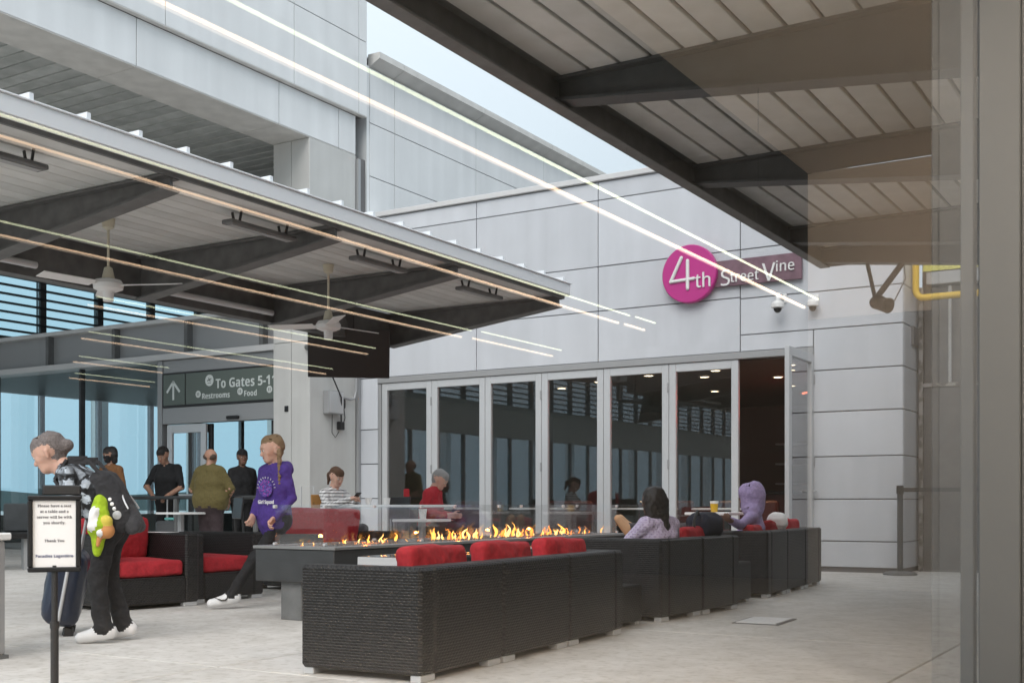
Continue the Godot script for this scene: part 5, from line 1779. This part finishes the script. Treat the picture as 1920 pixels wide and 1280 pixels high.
func people() -> void:
	mat("eye_white", Color(0.6, 0.58, 0.56), 0.3)
	mat("eye_dark", Color(0.02, 0.015, 0.012), 0.2)
	mat("lips", Color(0.36, 0.13, 0.11), 0.6)
	var fair := mat("skin_fair", Color(0.56, 0.34, 0.26), 0.55)
	var tan := mat("skin_tan", Color(0.40, 0.22, 0.15), 0.55)
	var brown := mat("skin_brown", Color(0.20, 0.105, 0.07), 0.55)
	for m in [fair, tan, brown]:
		m.subsurf_scatter_enabled = true
		m.subsurf_scatter_strength = 0.15
	var blonde := cloth("hair_blonde", Color(0.38, 0.27, 0.16), noise_tex(0.1, Color(0.5, 0.45, 0.4), Color.WHITE, 128, 3, 71), 9.0)
	var ash := cloth("hair_ash", Color(0.30, 0.27, 0.26), noise_tex(0.08, Color(0.45, 0.42, 0.42), Color.WHITE, 128, 3, 72), 9.0)
	var dark := cloth("hair_dark", Color(0.022, 0.016, 0.014), noise_tex(0.1, Color(0.5, 0.5, 0.5), Color.WHITE, 128, 3, 73), 9.0)
	dark.roughness = 0.5
	var auburn := cloth("hair_brown", Color(0.15, 0.075, 0.04), noise_tex(0.1, Color(0.5, 0.5, 0.5), Color.WHITE, 128, 3, 74), 9.0)
	var grey := cloth("hair_grey", Color(0.42, 0.41, 0.40), noise_tex(0.1, Color(0.6, 0.6, 0.6), Color.WHITE, 128, 3, 75), 9.0)
	var black := cloth("cloth_black", Color(0.014, 0.014, 0.016))
	var sneaker := mat("sneaker_white", Color(0.74, 0.74, 0.74), 0.6)
	var denim := cloth("denim_grey", Color(0.06, 0.055, 0.065))

	# girl in the purple hoodie, walking towards the left
	var j := stand_joints(1.42)
	j.hip.z = 0.0
	j.chest.z = 0.0; j.neck.z = 0.0; j.head = Vector3(0.0, 1.305, 0.035)
	j.shl = Vector3(0.135, 1.13, 0.02); j.shr = Vector3(-0.135, 1.13, -0.02)
	j.ell = Vector3(0.175, 0.905, -0.02); j.wrl = Vector3(0.11, 0.745, 0.13)
	j.elr = Vector3(-0.17, 0.92, -0.02); j.wrr = Vector3(-0.13, 0.77, 0.11)
	j.hpl = Vector3(0.075, 0.70, 0.0); j.hpr = Vector3(-0.075, 0.70, 0.0)
	j.knl = Vector3(-0.08, 0.41, 0.16); j.anl = Vector3(-0.225, 0.10, 0.285); j.toel = Vector3(-0.335, 0.05, 0.39)
	j.knr = Vector3(-0.01, 0.38, -0.06); j.anr = Vector3(0.15, 0.11, -0.22); j.toer = Vector3(0.05, 0.04, -0.12)
	j.pitch = 14.0; j.yaw = -34.0
	var purple := cloth("cloth_purple", Color(0.075, 0.035, 0.26))
	var g := person("girl with blonde braids in a purple hoodie walking past the fire table", Vector3(-6.70, 0, -7.2), 4.0, j, [fair, purple, black, sneaker, blonde, black], {"scale": 0.84, "fat": 0.9, "head": 1.08, "hair": "braids", "cell": 0.0115, "head_cell": 0.0075, "hand_cell": 0.006, "grip": 0.75, "amp": 0.010, "flare": 1.15,
		"extra": [[Vector3(-0.08, 1.15, -0.06), Vector3(0.08, 1.15, -0.06), 0.062, 0.062, TOP, 0.03], [Vector3(0, 0.72, 0.0), Vector3(0, 0.75, 0.0), 0.135, 0.135, TOP, 0.04]]})
	var pr := Shape.new()
	pr.lathe([[0.0, 0.0], [0.072, 0.0], [0.072, 0.003], [0.0, 0.003]], Vector3.ZERO, 24, Basis(Vector3.RIGHT, Vector3(0, 0, 1), Vector3(0, -1, 0)))
	var gm := cloth("galaxy_print", Color(1, 1, 1), pattern("galaxy"), 6.0)
	put(g, "chest_print", pr.mesh(), gm, Vector3(0.0, 0.985, 0.118), Vector3(4, 0, 0))
	words(g, "print_lettering", "Girl Squad", Vector3(-0.075, 0.872, 0.122), 0.042, M.white_paint, "Droid Sans", 0.003, Vector3(0, 0, 0), 0.8, 700)
	for i in 11:
		var an := PI * (0.02 + 0.96 * i / 10.0)
		bx(g, "print_mark", Vector3(cos(an) * 0.088, 0.985 + sin(an) * 0.088, 0.12 - absf(cos(an)) * 0.012), Vector3(0.006, 0.016, 0.003), M.aluminium, 0.0, Vector3(4, 0, rad_to_deg(an) - 90.0))
	for q in [[Vector3(-0.235, 0.085, 0.365), 90.0, 0.0]]:
		var sw := Shape.new()
		sw.tube([Vector3(0, 0.012, -0.045), Vector3(0, -0.012, -0.02), Vector3(0, -0.008, 0.01), Vector3(0, 0.02, 0.06)], [0.003, 0.009, 0.007, 0.002], 6)
		put(g, "shoe_mark", sw.mesh(), M.black_plastic, q[0], Vector3(8, -46, 0))

	# bowing traveller with backpack
	j = stand_joints(1.46)
	j.hip = Vector3(0, 0.77, -0.04); j.chest = Vector3(0, 1.0, 0.10); j.neck = Vector3(0, 1.13, 0.235); j.head = Vector3(0, 1.215, 0.35)
	j.shl = Vector3(0.155, 1.08, 0.19); j.shr = Vector3(-0.155, 1.08, 0.19)
	j.ell = Vector3(0.19, 0.86, 0.16); j.wrl = Vector3(0.12, 0.74, 0.33)
	j.elr = Vector3(-0.19, 0.86, 0.2); j.wrr = Vector3(-0.12, 0.76, 0.38)
	j.hpl = Vector3(0.08, 0.73, -0.04); j.hpr = Vector3(-0.08, 0.73, -0.04)
	j.knl = Vector3(0.09, 0.41, 0.02); j.anl = Vector3(0.09, 0.085, -0.02); j.toel = Vector3(0.1, 0.035, 0.12)
	j.knr = Vector3(-0.09, 0.41, 0.0); j.anr = Vector3(-0.09, 0.085, -0.10); j.toer = Vector3(-0.1, 0.035, 0.04)
	j.pitch = 26.0; j.yaw = 0.0
	for k in j:
		if j[k] is Vector3: j[k] *= 0.96
	var plaid := cloth("cloth_plaid", Color(1, 1, 1), pattern("plaid"), 5.5)
	var w := person("bowing traveller in a dark plaid shirt with a black backpack", Vector3(-5.93, 0, -4.85), -56.0, j, [fair, plaid, black, sneaker, ash, black], {"scale": 0.86, "head": 1.12, "hair": "bun", "fat": 0.98, "cell": 0.0115, "head_cell": 0.0075, "hand_cell": 0.006, "grip": 0.9, "amp": 0.012, "flare": 1.35})
	var bp := thing("backpack", "black backpack with badges and a plush charm on the bowing traveller's back", "backpack", Vector3(-5.93, 0, -4.85), -56.0)
	bp.scale = Vector3.ONE * 0.96
	bp.translate_object_local(Vector3(0.02, 0.02, 0.07))
	var bm := cloth("cloth_pack", Color(0.03, 0.03, 0.034))
	var body := put(bp, "pack_body", cushion(Vector3(0.26, 0.42, 0.16), 0.055, 0.02, 41), bm, Vector3(0, 0.885, -0.135), Vector3(30, 0, 0))
	put(bp, "front_pocket", cushion(Vector3(0.23, 0.24, 0.08), 0.035, 0.02, 42), cloth("cloth_pocket", Color(0.055, 0.055, 0.06)), Vector3(0, 0.79, -0.235), Vector3(30, 0, 0))
	for sd in [-1.0, 1.0]:
		var st := Shape.new()
		var pp := [Vector3(0.10 * sd, 1.04, -0.10), Vector3(0.105 * sd, 1.15, 0.0), Vector3(0.12 * sd, 1.15, 0.12), Vector3(0.14 * sd, 1.02, 0.19), Vector3(0.15 * sd, 0.86, 0.08)]
		for i in 4:
			st.bar(pp[i], pp[i + 1], 0.05, 0.016)
		shp(bp, "strap", st, bm)
	var zp := Shape.new()
	var arc := []
	for i in 13:
		var an := PI * i / 12.0
		arc.append(Vector3(0.125 * cos(an), 0.13 * sin(an), 0))
	zp.tube(arc, 0.006, 6)
	put(bp, "zip", zp.mesh(), M.aluminium, Vector3(0, 0.84, -0.262), Vector3(30, 0, 0))
	for q in [[0.10, 0.80, 0.028, M.aluminium_dull], [0.05, 0.87, 0.012, M.white_paint], [0.12, 0.90, 0.011, M.white_paint], [0.13, 0.84, 0.012, M.aluminium]]:
		var bd := Shape.new()
		bd.lathe([[0.0, 0.0], [q[2], 0.0], [q[2], 0.006], [0.0, 0.01]], Vector3.ZERO, 18)
		put(bp, "badge", bd.mesh(), q[3], Vector3(0.132, q[1], -0.15 - (0.9 - q[1]) * 0.45), Vector3(0, 0, -88))
	var plush := Flesh.new(9)
	plush.ball(Vector3(0.17, 0.70, -0.14), 0.05, 0, 0.02)
	plush.ball(Vector3(0.18, 0.76, -0.14), 0.04, 1, 0.02)
	plush.ball(Vector3(0.205, 0.69, -0.11), 0.024, 2, 0.015)
	plush.bone(Vector3(0.18, 0.66, -0.1), Vector3(0.19, 0.61, -0.09), 0.018, 0.012, 0, 0.02)
	var pm := plush.mesh(0.008)
	for tag in pm:
		var a := []
		a.resize(Mesh.ARRAY_MAX)
		a[Mesh.ARRAY_VERTEX] = pm[tag][0]; a[Mesh.ARRAY_NORMAL] = pm[tag][1]; a[Mesh.ARRAY_INDEX] = pm[tag][2]
		var am := ArrayMesh.new()
		am.add_surface_from_arrays(Mesh.PRIMITIVE_TRIANGLES, a)
		put(bp, "plush_charm", am, [mat("plush_orange", Color(0.55, 0.25, 0.09), 0.9), mat("plush_yellow", Color(0.62, 0.50, 0.08), 0.9), M.white_paint][tag])
	var hv := thing("yellow_jacket", "bright lime jacket tied at the bowing traveller's hip", "jacket", Vector3(-5.93, 0, -4.85), -56.0)
	var hf := Flesh.new(4)
	hf.fold.frequency = 8.0
	hf.bone(Vector3(0.13, 0.86, -0.02), Vector3(0.16, 0.72, -0.02), 0.05, 0.065, 0, 0.03, 0.012)
	hf.bone(Vector3(0.16, 0.72, -0.02), Vector3(0.15, 0.56, 0.0), 0.065, 0.022, 0, 0.03, 0.012)
	hf.bone(Vector3(0.20, 0.80, 0.0), Vector3(0.215, 0.72, 0.01), 0.03, 0.025, 1, 0.02, 0.01)
	var hm := hf.mesh(0.011)
	for tag in hm:
		var a := []
		a.resize(Mesh.ARRAY_MAX)
		a[Mesh.ARRAY_VERTEX] = hm[tag][0]; a[Mesh.ARRAY_NORMAL] = hm[tag][1]; a[Mesh.ARRAY_INDEX] = hm[tag][2]
		var am := ArrayMesh.new()
		am.add_surface_from_arrays(Mesh.PRIMITIVE_TRIANGLES, a)
		put(hv, ["jacket_cloth", "jacket_lining"][tag], am, [cloth("cloth_lime", Color(0.42, 0.62, 0.02)), M.white_paint][tag])
	# her wheeled case
	var sc := thing("suitcase", "dark blue hard suitcase rolling behind the bowing traveller", "suitcase", Vector3(-6.52, 0, -4.95), -40.0)
	sc.rotation_degrees.x = -10.0
	var blue := mat("case_navy", Color(0.02, 0.028, 0.05), 0.3)
	put(sc, "shell", cushion(Vector3(0.40, 0.50, 0.22), 0.07, 0.02, 51), blue, Vector3(0, 0.32, 0))
	var tr := Shape.new()
	var pts := []
	for i in 13:
		var an := PI * i / 12.0
		pts.append(Vector3(0.203 * cos(an), 0.42 + 0.15 * sin(an), 0.0))
	pts.push_front(Vector3(0.203, 0.1, 0)); pts.append(Vector3(-0.203, 0.1, 0))
	tr.tube(pts, 0.012, 6)
	shp(sc, "trim", tr, M.aluminium)
	tr = Shape.new()
	tr.tube([Vector3(-0.07, 0.55, -0.05), Vector3(-0.07, 0.78, -0.05), Vector3(0.07, 0.78, -0.05), Vector3(0.07, 0.55, -0.05)], 0.009, 6)
	shp(sc, "handle", tr, M.aluminium_dull)
	for x in [-0.14, 0.14]:
		bx(sc, "wheel", Vector3(x, 0.04, -0.07), Vector3(0.03, 0.07, 0.07), M.black_plastic, 0.02)

	# standing group before the entrance
	j = stand_joints(1.72)
	j.pitch = 8.0; j.yaw = -18.0
	person("woman in a black face mask and camel coat near the far windows", Vector3(-14.35, 0, -11.85), 5.0, j, [tan, cloth("cloth_camel", Color(0.27, 0.12, 0.045)), black, black, dark, black], {"scale": 0.97, "hair": "bob", "mask": true, "cell": 0.026, "head_cell": 0.013, "hand_cell": 0.01,
		"extra": [[Vector3(0, 0.85, 0), Vector3(0, 0.55, 0), 0.17, 0.2, TOP, 0.05]]})
	j = stand_joints(1.79)
	j.chest.z = 0.05; j.neck += Vector3(0, -0.02, 0.07); j.head += Vector3(-0.02, -0.03, 0.12)
	j.elr = Vector3(-0.30, 1.14, 0.10); j.wrr = Vector3(-0.14, 1.02, 0.30)
	j.ell = Vector3(0.28, 1.13, 0.12); j.wrl = Vector3(0.10, 0.98, 0.32)
	j.pitch = 30.0; j.yaw = -10.0
	person("dark haired man in black shirt and sunglasses looking down at his case handle", Vector3(-14.4, 0, -13.0), 28.0, j, [tan, black, black, black, dark, black], {"scale": 1.02, "hair": "short", "sleeve": SKIN, "cell": 0.026, "head_cell": 0.012, "hand_cell": 0.01, "grip": 0.9})
	j = stand_joints(1.66)
	j.ell = Vector3(0.31, 1.08, 0.04); j.wrl = Vector3(0.16, 0.96, 0.24)
	j.elr = Vector3(-0.31, 1.08, 0.04); j.wrr = Vector3(-0.16, 0.96, 0.24)
	j.pitch = 14.0
	person("broad man in an olive shirt seen from behind at the doorway", Vector3(-12.66, 0, -12.25), 196.0, j, [tan, cloth("cloth_olive", Color(0.145, 0.115, 0.035)), cloth("cloth_plum", Color(0.05, 0.032, 0.036)), black, cloth("hair_cropped", Color(0.09, 0.06, 0.045)), black], {"scale": 1.0, "fat": 1.38, "hair": "balding", "sleeve": SKIN, "cell": 0.026, "head_cell": 0.013, "hand_cell": 0.01, "face": false,
		"extra": [[Vector3(-0.1, 0.93, 0.0), Vector3(0.1, 0.93, 0.0), 0.18, 0.18, TOP, 0.06]]})
	j = stand_joints(1.72)
	person("person in black with a peaked cap behind the man in olive", Vector3(-13.35, 0, -13.6), 60.0, j, [brown, black, black, black, black, black], {"hair": "cap", "cell": 0.03, "head_cell": 0.014, "hand_cell": 0.012})
	# trolley case under the black-shirted man's hand
	var c2 := thing("suitcase", "grey trolley case with a turquoise tag below the man in black", "suitcase", Vector3(-14.05, 0, -12.72), 20.0)
	bx(c2, "shell", Vector3(0, 0.33, 0), Vector3(0.38, 0.54, 0.22), mat("case_grey", Color(0.09, 0.095, 0.1), 0.45), 0.04)
	var hd := Shape.new()
	hd.tube([Vector3(-0.06, 0.58, -0.06), Vector3(-0.06, 0.97, -0.06), Vector3(0.06, 0.97, -0.06), Vector3(0.06, 0.58, -0.06)], 0.012, 6)
	shp(c2, "handle", hd, M.aluminium)
	bx(c2, "tag", Vector3(0.04, 0.63, 0.05), Vector3(0.16, 0.04, 0.06), mat("turquoise", Color(0.16, 0.48, 0.46), 0.7), 0.01)
	for x in [-0.14, 0.14]:
		bx(c2, "wheel", Vector3(x, 0.03, 0), Vector3(0.03, 0.06, 0.12), M.black_plastic, 0.015)

	# seated guests behind the fire
	j = sit_joints(0.46, 0.98)
	j.pitch = 22.0
	j.wrl = Vector3(0.05, 0.92, 0.34); j.wrr = Vector3(-0.06, 0.92, 0.34); j.ell = Vector3(0.22, 0.82, 0.10); j.elr = Vector3(-0.22, 0.82, 0.10)
	person("woman with ponytail in a striped shirt looking at her phone", Vector3(-9.66, 0, -11.52), 78.0, j, [fair, cloth("cloth_stripes", Color(1, 1, 1), pattern("stripes"), 6.0), denim, black, auburn, black], {"scale": 0.96, "hair": "ponytail", "cell": 0.024, "head_cell": 0.011, "hand_cell": 0.009, "grip": 1.0})
	var ph := thing("phone", "dark phone in the hands of the woman in stripes", "phone", Vector3(-9.27, 0.955, -11.44), 78.0)
	bx(ph, "phone_body", Vector3.ZERO, Vector3(0.075, 0.012, 0.15), M.black_plastic, 0.004, Vector3(-40, 0, 0))
	j = sit_joints(0.46, 0.98)
	j.chest.z = 0.02; j.neck.z = 0.06; j.head += Vector3(0.0, -0.03, 0.13)
	j.shl.z = 0.03; j.shr.z = 0.03
	j.pitch = 32.0
	person("grey haired man in a red top bent over by the doors", Vector3(-8.78, 0, -12.35), 105.0, j, [fair, cloth("cloth_red", Color(0.48, 0.015, 0.03)), denim, black, grey, black], {"scale": 1.0, "fat": 1.12, "hair": "short", "cell": 0.024, "head_cell": 0.011, "hand_cell": 0.01})

	# the two women on the near sofas, seen from behind
	j = sit_joints(0.30, 0.9)
	j.hip = Vector3(0, 0.46, 0.02); j.chest = Vector3(0, 0.62, -0.06); j.neck = Vector3(0, 0.76, -0.06); j.head = Vector3(0.03, 0.868, -0.03)
	j.shl = Vector3(0.165, 0.70, -0.06); j.shr = Vector3(-0.165, 0.70, -0.06)
	j.elr = Vector3(-0.33, 0.60, 0.06); j.wrr = Vector3(-0.17, 0.80, 0.10)
	j.ell = Vector3(0.25, 0.52, 0.10); j.wrl = Vector3(0.12, 0.46, 0.25)
	j.knl = Vector3(0.1, 0.5, 0.45); j.knr = Vector3(-0.1, 0.5, 0.45); j.anl = Vector3(0.1, 0.12, 0.62); j.anr = Vector3(-0.1, 0.12, 0.62); j.toel = Vector3(0.1, 0.04, 0.78); j.toer = Vector3(-0.1, 0.04, 0.78)
	j.yaw = -20.0
	person("woman with long dark hair in a pale patterned top lounging on the middle sofa", Vector3(-3.68, 0, -8.08), 255.0, j, [brown, cloth("cloth_hearts", Color(1, 1, 1), pattern("hearts"), 7.0), denim, sneaker, dark, black], {"scale": 0.9, "hair": "long", "sleeve": SKIN, "cell": 0.018, "head_cell": 0.010, "hand_cell": 0.007, "grip": 1.1, "face": false})
	j = sit_joints(0.30, 0.9)
	j.hip = Vector3(0, 0.46, 0.0); j.chest = Vector3(0, 0.64, -0.05); j.neck = Vector3(0, 0.80, -0.05); j.head = Vector3(0, 0.925, -0.02)
	j.shl = Vector3(0.17, 0.74, -0.05); j.shr = Vector3(-0.17, 0.74, -0.05)
	j.ell = Vector3(0.40, 0.66, 0.04); j.wrl = Vector3(0.60, 0.70, 0.10)
	j.elr = Vector3(-0.26, 0.56, 0.10); j.wrr = Vector3(-0.12, 0.5, 0.26)
	j.hpl = Vector3(0.09, 0.42, 0.05); j.hpr = Vector3(-0.09, 0.42, 0.05)
	j.knl = Vector3(0.16, 0.62, 0.55); j.knr = Vector3(0.02, 0.62, 0.55)
	j.anl = Vector3(0.42, 0.63, 1.10); j.anr = Vector3(0.28, 0.63, 1.10); j.toel = Vector3(0.47, 0.72, 1.18); j.toer = Vector3(0.34, 0.72, 1.18)
	j.floor = 0.55
	var lilac := cloth("cloth_lilac", Color(0.46, 0.36, 0.62))
	person("person in a lilac hood reclining on the far sofa, feet up on the fire table", Vector3(-3.88, 0, -10.72), 285.0, j, [brown, lilac, denim, mat("sneaker_tan", Color(0.50, 0.30, 0.17), 0.7), dark, black], {"scale": 0.92, "hair": "hood", "hood": true, "cell": 0.02, "head_cell": 0.012, "hand_cell": 0.009, "face": false})
	# seated figure at the left edge
	j = sit_joints(0.48, 1.0)
	person("person in dark clothes seated on the grey waiting seats at the left edge", Vector3(-14.0, 0, -9.25), 60.0, j, [brown, black, black, black, dark, black], {"hair": "short", "cell": 0.03, "head_cell": 0.014, "hand_cell": 0.012})
